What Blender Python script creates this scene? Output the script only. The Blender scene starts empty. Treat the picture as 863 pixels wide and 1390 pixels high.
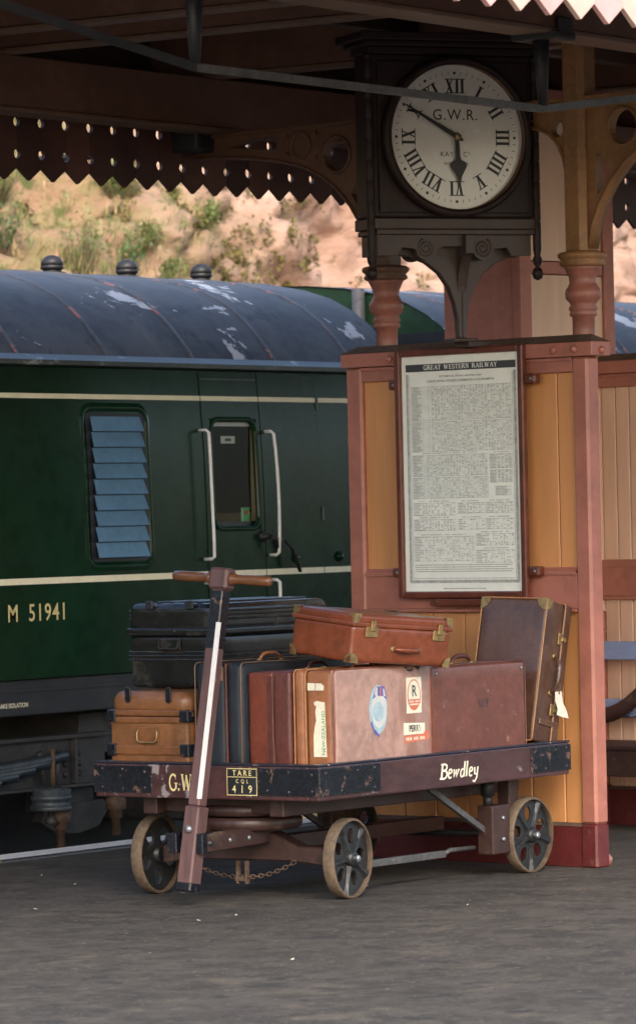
import bpy, bmesh, math, random
from mathutils import Vector, Matrix
from mathutils.geometry import tessellate_polygon
random.seed(7)
PI = math.pi
R = math.radians
scene = bpy.context.scene
COL = scene.collection

# ------------------------------------------------------------------ camera
YAW = math.atan(4154 / 6000.0)          # the train runs along +X, the camera looks YAW to its left
ROLL = R(1.24)
PITCH = math.atan(5 / 6000.0)
fwd = Vector((math.cos(YAW) * math.cos(PITCH), math.sin(YAW) * math.cos(PITCH), math.sin(PITCH)))
rgt = Vector((math.sin(YAW), -math.cos(YAW), 0))
upv = rgt.cross(fwd)
rgt2 = rgt * math.cos(ROLL) - upv * math.sin(ROLL)
upv2 = rgt * math.sin(ROLL) + upv * math.cos(ROLL)
cam_d = bpy.data.cameras.new('camera')
cam = bpy.data.objects.new('camera', cam_d)
COL.objects.link(cam)
m = Matrix((rgt2, upv2, -fwd)).transposed().to_4x4()
m.translation = (0, 0, 1.55)
cam.matrix_world = m
cam_d.sensor_fit = 'HORIZONTAL'
cam_d.sensor_width = 36
cam_d.lens = 36 * 6000 / 863.0
cam_d.clip_start = 0.1
cam_d.clip_end = 2000
cam_d.dof.use_dof = True
cam_d.dof.focus_distance = 18.0
cam_d.dof.aperture_fstop = 11
scene.camera = cam

# ------------------------------------------------------------------ sky, sun, exposure
SUN_AZ = Vector((-0.74, -0.67, 0)).normalized()     # towards the sun, on the ground
SUN_EL = R(36)
world = bpy.data.worlds.new('World')
scene.world = world
world.use_nodes = True
wn = world.node_tree.nodes
wl = world.node_tree.links
wn.clear()
wo = wn.new('ShaderNodeOutputWorld')
bg = wn.new('ShaderNodeBackground')
sky = wn.new('ShaderNodeTexSky')
sky.sky_type = 'NISHITA'
sky.sun_disc = False
sky.sun_elevation = SUN_EL
sky.sun_rotation = math.atan2(SUN_AZ.x, SUN_AZ.y)
sky.air_density = 1.0
sky.dust_density = 3.0
bg.inputs['Strength'].default_value = 0.15
wl.new(sky.outputs[0], bg.inputs[0])
wl.new(bg.outputs[0], wo.inputs[0])
sun_d = bpy.data.lights.new('sun', 'SUN')
sun_d.energy = 1.2
sun_d.angle = R(24)
sun_d.color = (1, 0.93, 0.82)
sun = bpy.data.objects.new('sun', sun_d)
COL.objects.link(sun)
sdir = Vector((SUN_AZ.x * math.cos(SUN_EL), SUN_AZ.y * math.cos(SUN_EL), math.sin(SUN_EL)))
sun.rotation_euler = sdir.to_track_quat('Z', 'Y').to_euler()
sun.location = (5, -5, 12)
scene.view_settings.view_transform = 'Standard'
scene.view_settings.look = 'None'
scene.view_settings.gamma = 1
scene.view_settings.use_curve_mapping = False
scene.view_settings.exposure = 1.55
scene.render.engine = 'CYCLES'
scene.cycles.use_denoising = True
scene.cycles.max_bounces = 8
scene.cycles.diffuse_bounces = 5
scene.cycles.transparent_max_bounces = 12

# ------------------------------------------------------------------ materials
def mat(name, col, rough=.5, metal=0., var=.22, sc=5., bump=0., bsc=60., coat=0., grain=(1, 1, 1), rnd=0.,
        chips=None, edge=None, dirt=None, spec=.5, streak=None, rvar=.16):
    mt = bpy.data.materials.new(name)
    mt.use_nodes = True
    nt = mt.node_tree
    N, L = nt.nodes, nt.links
    bs = N['Principled BSDF']
    tc = N.new('ShaderNodeTexCoord')
    oi = N.new('ShaderNodeObjectInfo')
    mul = N.new('ShaderNodeMath'); mul.operation = 'MULTIPLY'; mul.inputs[1].default_value = 31.7
    L.new(oi.outputs['Random'], mul.inputs[0])
    add = N.new('ShaderNodeVectorMath'); add.operation = 'ADD'
    L.new(tc.outputs['Object'], add.inputs[0]); L.new(mul.outputs[0], add.inputs[1])
    mp = N.new('ShaderNodeMapping'); mp.inputs['Scale'].default_value = grain
    L.new(add.outputs[0], mp.inputs['Vector'])

    def noise(scale, vec=mp, detail=6, ro=.6, dist=0.):
        n = N.new('ShaderNodeTexNoise')
        n.inputs['Scale'].default_value = scale
        n.inputs['Detail'].default_value = detail
        n.inputs['Roughness'].default_value = ro
        n.inputs['Distortion'].default_value = dist
        L.new(vec.outputs[0], n.inputs['Vector'])
        return n

    def ramp(src, a, b):
        r = N.new('ShaderNodeMapRange')
        r.inputs['From Min'].default_value = a
        r.inputs['From Max'].default_value = b
        r.interpolation_type = 'SMOOTHSTEP'
        L.new(src, r.inputs['Value'])
        return r.outputs[0]

    def mix(fac, A, B):
        x = N.new('ShaderNodeMix'); x.data_type = 'RGBA'
        if isinstance(fac, float): x.inputs[0].default_value = fac
        else: L.new(fac, x.inputs[0])
        for s, v in ((6, A), (7, B)):
            if isinstance(v, tuple): x.inputs[s].default_value = (*v, 1)
            else: L.new(v, x.inputs[s])
        return x.outputs[2]

    n1 = noise(sc)
    n2 = noise(sc * 5.3, detail=4)
    f = N.new('ShaderNodeMath'); f.operation = 'MULTIPLY_ADD'
    L.new(n2.outputs[0], f.inputs[0]); f.inputs[1].default_value = .45
    ff = N.new('ShaderNodeMath'); ff.operation = 'MULTIPLY'; ff.inputs[1].default_value = .55
    L.new(n1.outputs[0], ff.inputs[0]); L.new(ff.outputs[0], f.inputs[2])
    c = mix(ramp(f.outputs[0], .36, .64), tuple(v * (1 - var) for v in col), tuple(min(1, v * (1 + var)) for v in col))
    if rnd:
        hs = N.new('ShaderNodeHueSaturation')
        mr = N.new('ShaderNodeMapRange')
        mr.inputs['To Min'].default_value = 1 - rnd; mr.inputs['To Max'].default_value = 1 + rnd
        L.new(oi.outputs['Random'], mr.inputs['Value']); L.new(mr.outputs[0], hs.inputs['Value'])
        L.new(c, hs.inputs['Color']); c = hs.outputs[0]
    if streak:                       # (colour, scale, low, high, stretch)
        mp2 = N.new('ShaderNodeMapping'); mp2.inputs['Scale'].default_value = streak[4]
        L.new(add.outputs[0], mp2.inputs['Vector'])
        ns = noise(streak[1], vec=mp2, detail=7, ro=.65)
        c = mix(ramp(ns.outputs[0], streak[2], streak[3]), c, streak[0])
    rg = N.new('ShaderNodeMath'); rg.operation = 'MULTIPLY_ADD'
    L.new(n2.outputs[0], rg.inputs[0]); rg.inputs[1].default_value = rvar; rg.inputs[2].default_value = rough - rvar * .5
    rsock = rg.outputs[0]
    if dirt:                         # (colour, scale, low, high)
        nd = noise(dirt[1], detail=8, ro=.7)
        c = mix(ramp(nd.outputs[0], dirt[2], dirt[3]), c, dirt[0])
    if chips:                        # (colour, scale, low, high)
        nc = noise(chips[1], detail=9, ro=.68, dist=.3)
        fc = ramp(nc.outputs[0], chips[2], chips[3])
        c = mix(fc, c, chips[0])
    if edge:                         # (colour, radius, low, high) worn edges
        bv = N.new('ShaderNodeBevel'); bv.inputs['Radius'].default_value = edge[1]; bv.samples = 4
        ge = N.new('ShaderNodeNewGeometry')
        dt = N.new('ShaderNodeVectorMath'); dt.operation = 'DOT_PRODUCT'
        L.new(bv.outputs[0], dt.inputs[0]); L.new(ge.outputs['Normal'], dt.inputs[1])
        ne = noise(22., detail=6, ro=.7)
        sm = N.new('ShaderNodeMath'); sm.operation = 'MULTIPLY_ADD'
        iv = N.new('ShaderNodeMath'); iv.operation = 'SUBTRACT'; iv.inputs[0].default_value = 1.
        L.new(dt.outputs['Value'], iv.inputs[1])
        L.new(ne.outputs[0], sm.inputs[0]); sm.inputs[1].default_value = .35
        L.new(iv.outputs[0], sm.inputs[2])
        c = mix(ramp(sm.outputs[0], edge[2], edge[3]), c, edge[0])
    L.new(c, bs.inputs['Base Color'])
    L.new(rsock, bs.inputs['Roughness'])
    bs.inputs['Metallic'].default_value = metal
    bs.inputs['Specular IOR Level'].default_value = spec
    bs.inputs['Coat Weight'].default_value = coat
    bs.inputs['Coat Roughness'].default_value = .12
    if bump:
        nb = noise(bsc, detail=5, ro=.65)
        bp = N.new('ShaderNodeBump')
        bp.inputs['Strength'].default_value = min(1., bump)
        bp.inputs['Distance'].default_value = .004
        L.new(nb.outputs[0], bp.inputs['Height'])
        L.new(bp.outputs[0], bs.inputs['Normal'])
    return mt

def glass(name, tint=(.9, .93, .92), gloss=.02):
    mt = bpy.data.materials.new(name); mt.use_nodes = True
    nt = mt.node_tree; N, L = nt.nodes, nt.links; N.clear()
    o = N.new('ShaderNodeOutputMaterial'); mx = N.new('ShaderNodeMixShader')
    lw_ = N.new('ShaderNodeLayerWeight'); pw_ = N.new('ShaderNodeMath'); pw_.operation = 'POWER'; pw_.inputs[1].default_value = 4.
    L.new(lw_.outputs['Facing'], pw_.inputs[0])
    fr = N.new('ShaderNodeMath'); fr.operation = 'MULTIPLY_ADD'; fr.inputs[1].default_value = .3; fr.inputs[2].default_value = .012
    L.new(pw_.outputs[0], fr.inputs[0])
    t = N.new('ShaderNodeBsdfTransparent'); t.inputs[0].default_value = (*tint, 1)
    g = N.new('ShaderNodeBsdfGlossy'); g.inputs['Roughness'].default_value = gloss
    L.new(fr.outputs[0], mx.inputs[0]); L.new(t.outputs[0], mx.inputs[1]); L.new(g.outputs[0], mx.inputs[2])
    L.new(mx.outputs[0], o.inputs[0])
    return mt

WOODG = (1, 1, .12)
K = {}
K['ochre'] = mat('ochre_paint', (.56, .255, .098), .42, var=.10, sc=3, bump=.15, bsc=30, grain=WOODG, rnd=.06, dirt=((.40, .20, .09), 4, .62, .80), streak=((.48, .23, .08), 30, .55, .75, (1, 1, .04)))
K['tan_board'] = mat('tan_board_paint', (.68, .46, .33), .45, var=.10, sc=3, bump=.15, bsc=30, grain=WOODG, rnd=.05)
K['salmon'] = mat('terracotta_paint', (.36, .135, .097), .45, var=.12, sc=4, bump=.2, bsc=40, rnd=.04, chips=((.55, .28, .22), 26, .70, .76), edge=((.62, .36, .28), .007, .32, .56), dirt=((.22, .085, .06), 5, .54, .80), streak=((.43, .18, .135), 9, .58, .78, (1, 1, .06)))
K['maroon'] = mat('maroon_paint', (.10, .017, .017), .45, var=.2, sc=5, bump=.25, dirt=((.16, .10, .08), 9, .60, .82))
K['captop'] = mat('weathered_cap', (.10, .062, .04), .8, var=.3, sc=9, bump=.3)
K['canopy'] = mat('canopy_brown_paint', (.135, .062, .040), .55, var=.2, sc=2.5, bump=.25, bsc=25, rnd=.1, dirt=((.10, .05, .03), 3, .55, .8))
K['canopy_d'] = mat('canopy_dark_brown_paint', (.07, .035, .024), .55, var=.2, sc=3, bump=.25, rnd=.25)
K['canopy_l'] = mat('canopy_moulding_paint', (.15, .085, .055), .5, var=.15, sc=5, bump=.2, dirt=((.18, .10, .06), 8, .55, .8))
K['roofboard'] = mat('roof_boarding', (.15, .068, .048), .7, var=.3, sc=4, bump=.4, rnd=.3, grain=(.2, 1, 1))
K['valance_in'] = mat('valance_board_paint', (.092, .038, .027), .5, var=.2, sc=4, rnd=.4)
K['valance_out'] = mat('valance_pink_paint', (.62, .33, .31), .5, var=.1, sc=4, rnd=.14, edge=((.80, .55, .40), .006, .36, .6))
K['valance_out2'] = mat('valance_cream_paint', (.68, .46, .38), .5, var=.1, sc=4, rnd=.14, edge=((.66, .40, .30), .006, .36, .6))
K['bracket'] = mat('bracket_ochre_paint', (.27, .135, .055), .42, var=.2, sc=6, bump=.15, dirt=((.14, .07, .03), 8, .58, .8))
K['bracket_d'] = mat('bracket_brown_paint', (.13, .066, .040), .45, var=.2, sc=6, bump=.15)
K['column'] = mat('column_terracotta_paint', (.30, .115, .083), .38, var=.15, sc=6, bump=.15, dirt=((.22, .09, .06), 9, .6, .8))
K['ironblack'] = mat('black_iron', (.022, .022, .024), .5, metal=.2, var=.3, sc=10, bump=.25)
K['irongrey'] = mat('grey_tie_iron', (.10, .095, .095), .5, metal=.3, var=.3, sc=12, bump=.3, chips=((.3, .27, .24), 18, .64, .72))
K['clockwood'] = mat('clock_dark_wood', (.022, .012, .010), .5, var=.25, sc=6, bump=.1, spec=.3, grain=(1, 1, .3))
K['clockped'] = mat('clock_pedestal_paint', (.050, .032, .027), .5, var=.2, sc=6, bump=.1)
K['dial'] = mat('dial_enamel', (.62, .60, .55), .25, var=.04, sc=4, coat=.4, dirt=((.48, .45, .39), 3, .56, .85))
K['dialblack'] = mat('dial_black', (.012, .012, .013), .4, var=.1)
K['brass'] = mat('brass', (.36, .25, .11), .5, metal=.75, var=.3, sc=20, bump=.2, dirt=((.16, .11, .05), 30, .5, .7))
K['green'] = mat('carriage_green', (.0050, .0275, .0125), .20, var=.22, sc=1.6, bump=.16, bsc=2.6, coat=0., spec=.20, dirt=((.010, .034, .019), 2.5, .5, .8), streak=((.012, .030, .018), 14, .62, .80, (1, 1, .12)), rvar=.16)
K['green_d'] = mat('carriage_end_green', (.010, .036, .014), .4, var=.2, sc=3)
K['cream'] = mat('cream_lining', (.88, .83, .62), .4, var=.06, sc=8)
K['gold'] = mat('gold_lettering', (.72, .60, .28), .45, var=.12, sc=20)
K['roof'] = mat('carriage_roof', (.050, .051, .058), .52, var=.40, sc=2.6, bump=.5, bsc=9, spec=.35, grain=(.8, 1, 1), streak=((.098, .092, .086), 4.2, .50, .74, (1, .35, .35)), dirt=((.020, .020, .024), 5.5, .53, .66), chips=((.46, .47, .50), 1.9, .590, .606))
K['rib'] = mat('roof_seam', (.075, .078, .09), .5, var=.3, sc=5, chips=((.33, .12, .10), 9, .555, .60), dirt=((.13, .12, .10), 9, .55, .7))
K['gutter'] = mat('gutter_grey_green', (.05, .065, .068), .4, var=.3, sc=9, chips=((.30, .31, .32), 9, .60, .66), grain=(.4, 1, 1))
K['bluelouvre'] = mat('blue_louvre_paint', (.115, .235, .375), .35, var=.12, sc=6, rnd=.06)
K['white'] = mat('white_gloss_paint', (.88, .87, .85), .35, var=.06, sc=14, chips=((.35, .30, .26), 40, .66, .72))
K['under'] = mat('underframe_grime', (.030, .029, .030), .65, var=.4, sc=5, bump=.4, dirt=((.075, .06, .05), 6, .52, .75))
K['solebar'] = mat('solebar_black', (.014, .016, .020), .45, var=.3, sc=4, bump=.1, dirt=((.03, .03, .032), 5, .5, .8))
K['spring'] = mat('spring_steel', (.07, .085, .10), .45, metal=.4, var=.3, sc=12, bump=.3)
K['rust'] = mat('rusty_iron', (.085, .052, .034), .75, var=.4, sc=14, bump=.4)
K['steel'] = mat('rail_steel', (.35, .33, .31), .35, metal=.8, var=.2)
K['inner'] = mat('guard_van_panelling', (.045, .024, .020), .5, var=.2, sc=4)
K['innercream'] = mat('interior_cream', (.66, .55, .34), .5, var=.1)
K['sticker_g'] = mat('green_sticker', (.08, .40, .10), .5, var=.1)
K['sticker_r'] = mat('red_sticker', (.45, .06, .04), .5, var=.1)
K['sticker_w'] = mat('white_sticker', (.60, .60, .58), .5, var=.08)
K['paper'] = mat('aged_paper', (.74, .69, .54), .6, var=.08, sc=18, dirt=((.55, .42, .28), 30, .60, .75))
K['ttpaper'] = mat('timetable_paper', (.90, .89, .83), .6, var=.05, sc=3)
K['tint'] = mat('table_print_tone', (.80, .80, .74), .6, var=.10, sc=30)
K['ink'] = mat('printing_ink', (.05, .05, .055), .6, var=.1)
K['inkgrey'] = mat('faded_printing_ink', (.45, .45, .42), .6, var=.3, sc=50)
K['inkgreen'] = mat('green_printing_ink', (.10, .30, .18), .6, var=.1)
K['inkblue'] = mat('blue_printing_ink', (.09, .10, .34), .6, var=.1)
K['inkcyan'] = mat('pale_blue_printing_ink', (.36, .48, .53), .6, var=.15, sc=40)
K['inkred'] = mat('red_printing_ink', (.58, .16, .09), .6, var=.15, sc=30)
K['frame'] = mat('timetable_frame_wood', (.115, .030, .017), .32, var=.25, sc=7, bump=.1, coat=.3, edge=((.22, .08, .05), .004, .4, .7))
K['tbrown'] = mat('trolley_brown_paint', (.058, .025, .026), .32, var=.28, sc=6, bump=.4, bsc=24, coat=.15, chips=((.25, .21, .22), 8, .575, .615), edge=((.24, .16, .14), .008, .34, .60), grain=(.35, 1, 1), dirt=((.030, .016, .017), 5, .52, .70))
K['tblack'] = mat('trolley_black_iron', (.006, .008, .013), .27, var=.3, sc=8, bump=.3, bsc=30, chips=((.13, .075, .062), 13, .585, .63), edge=((.22, .17, .15), .007, .36, .62))
K['tdeck'] = mat('trolley_deck_wood', (.10, .07, .055), .75, var=.3, sc=5, bump=.4, grain=(.15, 1, 1), rnd=.2)
K['tedge'] = mat('trolley_edge_iron', (.020, .024, .038), .32, metal=.2, var=.3, sc=9, bump=.4, chips=((.26, .22, .20), 18, .60, .66))
K['tgear'] = mat('trolley_undergear_brown', (.040, .019, .016), .42, var=.25, sc=7, bump=.3, dirt=((.12, .085, .06), 8, .55, .75))
K['tyre'] = mat('worn_iron_tyre', (.115, .080, .052), .75, var=.35, sc=12, bump=.5, bsc=70, dirt=((.13, .09, .06), 20, .55, .7))
K['wheel'] = mat('wheel_black_paint', (.015, .017, .019), .42, var=.35, sc=12, bump=.3, edge=((.16, .12, .09), .005, .40, .66), dirt=((.060, .046, .034), 14, .55, .74))
K['bolt'] = mat('bolt_steel', (.30, .31, .34), .4, metal=.7, var=.2)
K['shaft'] = mat('drawbar_plum_wood', (.105, .056, .054), .5, var=.25, sc=7, bump=.3, grain=(1, 1, .15), chips=((.30, .25, .23), 24, .66, .72))
K['shaftw'] = mat('drawbar_white_edge', (.78, .77, .76), .5, var=.06, sc=12, grain=(1, 1, .3))
K['handle'] = mat('turned_wood_grip', (.15, .060, .024), .35, var=.35, sc=9, coat=.3, grain=(3, .4, 3))
K['l_tan'] = mat('tan_fibre_trunk', (.19, .080, .030), .40, var=.26, sc=4, bump=.3, bsc=24, coat=.1, dirt=((.12, .052, .022), 5, .52, .68), edge=((.36, .22, .12), .012, .36, .62), chips=((.40, .25, .14), 20, .64, .70), streak=((.30, .15, .06), 16, .60, .76, (.2, .2, 1)))
K['l_tan_d'] = mat('tan_trunk_band', (.165, .066, .024), .4, var=.26, sc=6, bump=.2, dirt=((.09, .042, .02), 7, .52, .68), edge=((.36, .22, .12), .008, .38, .66))
K['l_black'] = mat('black_tin_trunk', (.008, .009, .010), .24, var=.35, sc=5, bump=.6, bsc=12, coat=.15, dirt=((.048, .043, .038), 5, .52, .70), edge=((.17, .10, .06), .010, .40, .66), chips=((.18, .10, .055), 14, .66, .71))
K['l_navy'] = mat('navy_canvas_case', (.016, .022, .030), .55, var=.25, sc=7, bump=.4, bsc=130, edge=((.15, .12, .10), .008, .40, .68), dirt=((.045, .045, .045), 9, .58, .78))
K['l_ox'] = mat('oxblood_leather', (.150, .037, .021), .40, var=.24, sc=5, bump=.4, bsc=60, coat=.1, edge=((.33, .14, .08), .010, .38, .66), chips=((.36, .20, .14), 26, .66, .72), streak=((.10, .026, .017), 6, .52, .72, (1, 1, .3)))
K['l_ox2'] = mat('maroon_leather', (.098, .030, .024), .42, var=.22, sc=6, bump=.4, bsc=60, edge=((.26, .13, .09), .010, .38, .66))
K['l_tanw'] = mat('tan_leather', (.30, .118, .052), .50, var=.2, sc=6, bump=.4, bsc=70, edge=((.44, .25, .15), .010, .38, .66), dirt=((.19, .078, .042), 6, .55, .75), chips=((.42, .25, .16), 34, .66, .72))
K['l_pink'] = mat('scuffed_pinkish_leather', (.40, .240, .195), .44, var=.22, sc=5, bump=.5, bsc=60, coat=.08, streak=((.29, .150, .112), 6, .46, .64, (1, 1, .30)), chips=((.46, .31, .26), 14, .60, .70), dirt=((.22, .12, .09), 3.2, .62, .76), edge=((.36, .17, .10), .012, .36, .62))
K['l_vly'] = mat('red_brown_fibre', (.158, .054, .038), .36, var=.22, sc=4, bump=.35, bsc=50, coat=.15, chips=((.31, .17, .135), 18, .63, .72), edge=((.34, .18, .13), .010, .38, .66), dirt=((.098, .034, .025), 4, .50, .72), streak=((.25, .115, .088), 20, .66, .76, (.10, 1, 1)))
K['l_red'] = mat('red_tan_leather', (.200, .052, .022), .32, var=.22, sc=5, bump=.35, bsc=50, coat=.2, edge=((.40, .22, .11), .010, .38, .66), dirt=((.125, .036, .018), 5, .53, .74), chips=((.34, .15, .075), 24, .65, .72))
K['l_choc'] = mat('chocolate_leather', (.085, .041, .026), .32, var=.28, sc=5, bump=.6, bsc=18, coat=.2, edge=((.32, .22, .14), .010, .38, .66), dirt=((.14, .085, .05), 4, .55, .76), chips=((.22, .14, .09), 22, .67, .72))
K['stitch'] = mat('leather_piping', (.42, .20, .085), .5, var=.2, sc=30)
K['tagw'] = mat('luggage_tag_card', (.58, .54, .46), .55, var=.05)
K['blueslat'] = mat('bench_blue_paint', (.25, .34, .56), .4, var=.12, sc=6, chips=((.03, .04, .10), 9, .54, .58), grain=(.25, 1, 1))
K['tarmac'] = mat('platform_tarmac', (.060, .054, .048), .82, var=.30, sc=6., bump=1., bsc=60, spec=.3, dirt=((.036, .034, .033), 5.0, .52, .64), streak=((.102, .088, .070), 3.4, .54, .70, (.8, 1, 1)), chips=((.17, .15, .13), 38, .60, .67), rvar=.2)
K['coping'] = mat('coping_stone', (.10, .105, .12), .75, var=.25, sc=4, bump=.4)
K['whiteline'] = mat('platform_white_line', (.90, .90, .90), .6, var=.06, sc=7, chips=((.30, .30, .30), 18, .64, .70))
K['ballast'] = mat('ballast', (.13, .11, .09), .9, var=.5, sc=14, bump=1., bsc=25)
K['grass'] = mat('grass_blades', (.10, .16, .035), .6, var=.35, sc=3)
K['drygrass'] = mat('dry_grass_blades', (.34, .26, .12), .7, var=.35, sc=3)
K['leaf'] = mat('shrub_leaves', (.07, .125, .035), .5, var=.5, sc=2.5)
K['leaf2'] = mat('bright_shrub_leaves', (.115, .155, .040), .5, var=.45, sc=2.5)
K['moss'] = mat('moss_clumps', (.115, .098, .020), .8, var=.45, sc=3)
K['twig'] = mat('twigs', (.16, .11, .07), .8, var=.3)
K['ttglass'] = glass('timetable_glass', (.97, .98, .97), .015)
K['trainglass'] = glass('carriage_window_glass', (.80, .84, .83), .01)

def rock_mat():
    mt = bpy.data.materials.new('sandstone_bank'); mt.use_nodes = True
    nt = mt.node_tree; N, L = nt.nodes, nt.links
    bs = N['Principled BSDF']; bs.inputs['Roughness'].default_value = .9
    tc = N.new('ShaderNodeTexCoord')
    def noise(s, d=8, r=.6, scale=(1, 1, 1)):
        mp = N.new('ShaderNodeMapping'); mp.inputs['Scale'].default_value = scale
        L.new(tc.outputs['Object'], mp.inputs[0])
        n = N.new('ShaderNodeTexNoise'); n.inputs['Scale'].default_value = s; n.inputs['Detail'].default_value = d; n.inputs['Roughness'].default_value = r
        L.new(mp.outputs[0], n.inputs['Vector']); return n.outputs[0]
    def rng(s, a, b):
        r = N.new('ShaderNodeMapRange'); r.inputs[1].default_value = a; r.inputs[2].default_value = b; r.interpolation_type = 'SMOOTHSTEP'
        L.new(s, r.inputs[0]); return r.outputs[0]
    def mix(f, A, B):
        x = N.new('ShaderNodeMix'); x.data_type = 'RGBA'; L.new(f, x.inputs[0])
        for s, v in ((6, A), (7, B)):
            if isinstance(v, tuple): x.inputs[s].default_value = (*v, 1)
            else: L.new(v, x.inputs[s])
        return x.outputs[2]
    c = mix(rng(noise(1.1), .35, .65), (.42, .25, .178), (.53, .35, .265))
    c = mix(rng(noise(2.6, 8, .65, (.6, 1, 2.2)), .54, .72), c, (.36, .205, .138))
    c = mix(rng(noise(7, 6, .7), .58, .70), c, (.25, .145, .09))
    # soil, bracken litter and thin turf where the slope is overgrown (the left of the cutting)
    sx = N.new('ShaderNodeSeparateXYZ'); L.new(tc.outputs['Object'], sx.inputs[0])
    nx = N.new('ShaderNodeMath'); nx.operation = 'MULTIPLY_ADD'; nx.inputs[1].default_value = 7.0
    L.new(noise(.55), nx.inputs[0]); L.new(sx.outputs[0], nx.inputs[2])
    over = rng(nx.outputs[0], 35.8, 33.2)
    soil = mix(rng(noise(3.2), .42, .6), (.34, .21, .125), (.28, .215, .10))
    soil = mix(rng(noise(6.5), .50, .66), soil, (.105, .115, .035))
    c = mix(over, c, soil)
    L.new(c, bs.inputs['Base Color'])
    b = N.new('ShaderNodeBump'); b.inputs['Strength'].default_value = .9; b.inputs['Distance'].default_value = .2
    L.new(noise(3.0, 10, .68, (.7, 1, 1.6)), b.inputs['Height']); L.new(b.outputs[0], bs.inputs['Normal'])
    return mt
K['rock'] = rock_mat()

# ------------------------------------------------------------------ mesh helpers
class MB:
    def __init__(self):
        self.v = []; self.f = []; self.sm = []
    def add(self, vs, fs, smooth=False):
        o = len(self.v)
        self.v += [Vector(p) for p in vs]
        self.f += [tuple(i + o for i in f) for f in fs]
        self.sm += [smooth] * len(fs)
        return self
    def box(self, x0, x1, y0, y1, z0, z1):
        return self.add([(x0, y0, z0), (x1, y0, z0), (x1, y1, z0), (x0, y1, z0), (x0, y0, z1), (x1, y0, z1), (x1, y1, z1), (x0, y1, z1)],
                        [(0, 3, 2, 1), (4, 5, 6, 7), (0, 1, 5, 4), (1, 2, 6, 5), (2, 3, 7, 6), (3, 0, 4, 7)])
    def bar(self, p, q, a, b, up=(0, 0, 1)):
        """a square bar from p to q, half sizes a (sideways) and b (along up)"""
        p, q = Vector(p), Vector(q)
        d = (q - p).normalized(); u = Vector(up)
        s = d.cross(u).normalized(); u = s.cross(d).normalized()
        vs = [c + s * i * a + u * j * b for c in (p, q) for i, j in ((-1, -1), (1, -1), (1, 1), (-1, 1))]
        return self.add(vs, [(0, 1, 2, 3), (7, 6, 5, 4), (0, 4, 5, 1), (1, 5, 6, 2), (2, 6, 7, 3), (3, 7, 4, 0)])
    def tube(self, pts, r, n=8, caps=True, flat=1.0, up=None):
        pts = [Vector(p) for p in pts]
        rs = r if isinstance(r, (list, tuple)) else [r] * len(pts)
        vs = []; fs = []
        ref = Vector(up) if up else None
        prev = None
        for i, p in enumerate(pts):
            d = (pts[min(i + 1, len(pts) - 1)] - pts[max(i - 1, 0)]).normalized()
            if ref is not None: s = d.cross(ref)
            elif prev is None: s = d.cross(Vector((0, 0, 1)) if abs(d.z) < .9 else Vector((1, 0, 0)))
            else: s = prev - d * prev.dot(d)
            s.normalize(); t = s.cross(d).normalized(); prev = s
            for k in range(n):
                a = 2 * PI * k / n
                vs.append(p + s * math.cos(a) * rs[i] + t * math.sin(a) * rs[i] * flat)
        for i in range(len(pts) - 1):
            for k in range(n):
                fs.append((i * n + k, i * n + (k + 1) % n, (i + 1) * n + (k + 1) % n, (i + 1) * n + k))
        self.add(vs, fs, True)
        if caps:
            o = len(self.v) - len(vs)
            self.f.append(tuple(o + k for k in reversed(range(n)))); self.sm.append(False)
            self.f.append(tuple(o + (len(pts) - 1) * n + k for k in range(n))); self.sm.append(False)
        return self
    def lathe(self, prof, c=(0, 0, 0), ax=(0, 0, 1), n=24, smooth=True, caps=True):
        """prof: (radius, height along ax)"""
        c = Vector(c); ax = Vector(ax).normalized()
        s = ax.cross(Vector((1, 0, 0)) if abs(ax.x) < .9 else Vector((0, 1, 0))).normalized(); t = ax.cross(s)
        vs = []; fs = []
        for r, h in prof:
            for k in range(n):
                a = 2 * PI * k / n
                vs.append(c + ax * h + (s * math.cos(a) + t * math.sin(a)) * r)
        for i in range(len(prof) - 1):
            for k in range(n):
                fs.append((i * n + k, i * n + (k + 1) % n, (i + 1) * n + (k + 1) % n, (i + 1) * n + k))
        self.add(vs, fs, smooth)
        o = len(self.v) - len(vs)
        if not caps: return self
        if prof[0][0] > 1e-4: self.f.append(tuple(o + k for k in reversed(range(n)))); self.sm.append(False)
        if prof[-1][0] > 1e-4: self.f.append(tuple(o + (len(prof) - 1) * n + k for k in range(n))); self.sm.append(False)
        return self
    def plate(self, loops, O, X, Y, T):
        """flat plate with holes: loops[0] outline, the rest holes, in 2D; O origin, X/Y axes, T thickness vector"""
        O, X, Y, T = Vector(O), Vector(X), Vector(Y), Vector(T)
        tri = tessellate_polygon([[Vector((p[0], p[1], 0)) for p in lp] for lp in loops])
        flat = [p for lp in loops for p in lp]
        n = len(flat)
        vs = [O + X * p[0] + Y * p[1] for p in flat]; vs += [v + T for v in vs]
        fs = []
        for t in tri:
            a, b, c = t
            fs.append((a, b, c)); fs.append((c + n, b + n, a + n))
        o = 0
        for lp in loops:
            k = len(lp)
            for i in range(k):
                j = (i + 1) % k
                fs.append((o + i, o + j, o + j + n, o + i + n))
            o += k
        return self.add(vs, fs)
    def quad(self, a, b, c, d):
        return self.add([a, b, c, d], [(0, 1, 2, 3)])
    def build(self, name, mt, parent=None, bevel=0, seg=2, recalc=True, auto=None):
        me = bpy.data.meshes.new(name)
        me.from_pydata([tuple(p) for p in self.v], [], self.f)
        me.polygons.foreach_set('use_smooth', self.sm)
        if recalc:
            bm = bmesh.new(); bm.from_mesh(me)
            bmesh.ops.recalc_face_normals(bm, faces=bm.faces[:]); bm.to_mesh(me); bm.free()
        me.materials.append(K[mt] if isinstance(mt, str) else mt)
        return put(name, me, parent, bevel, seg)

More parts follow.
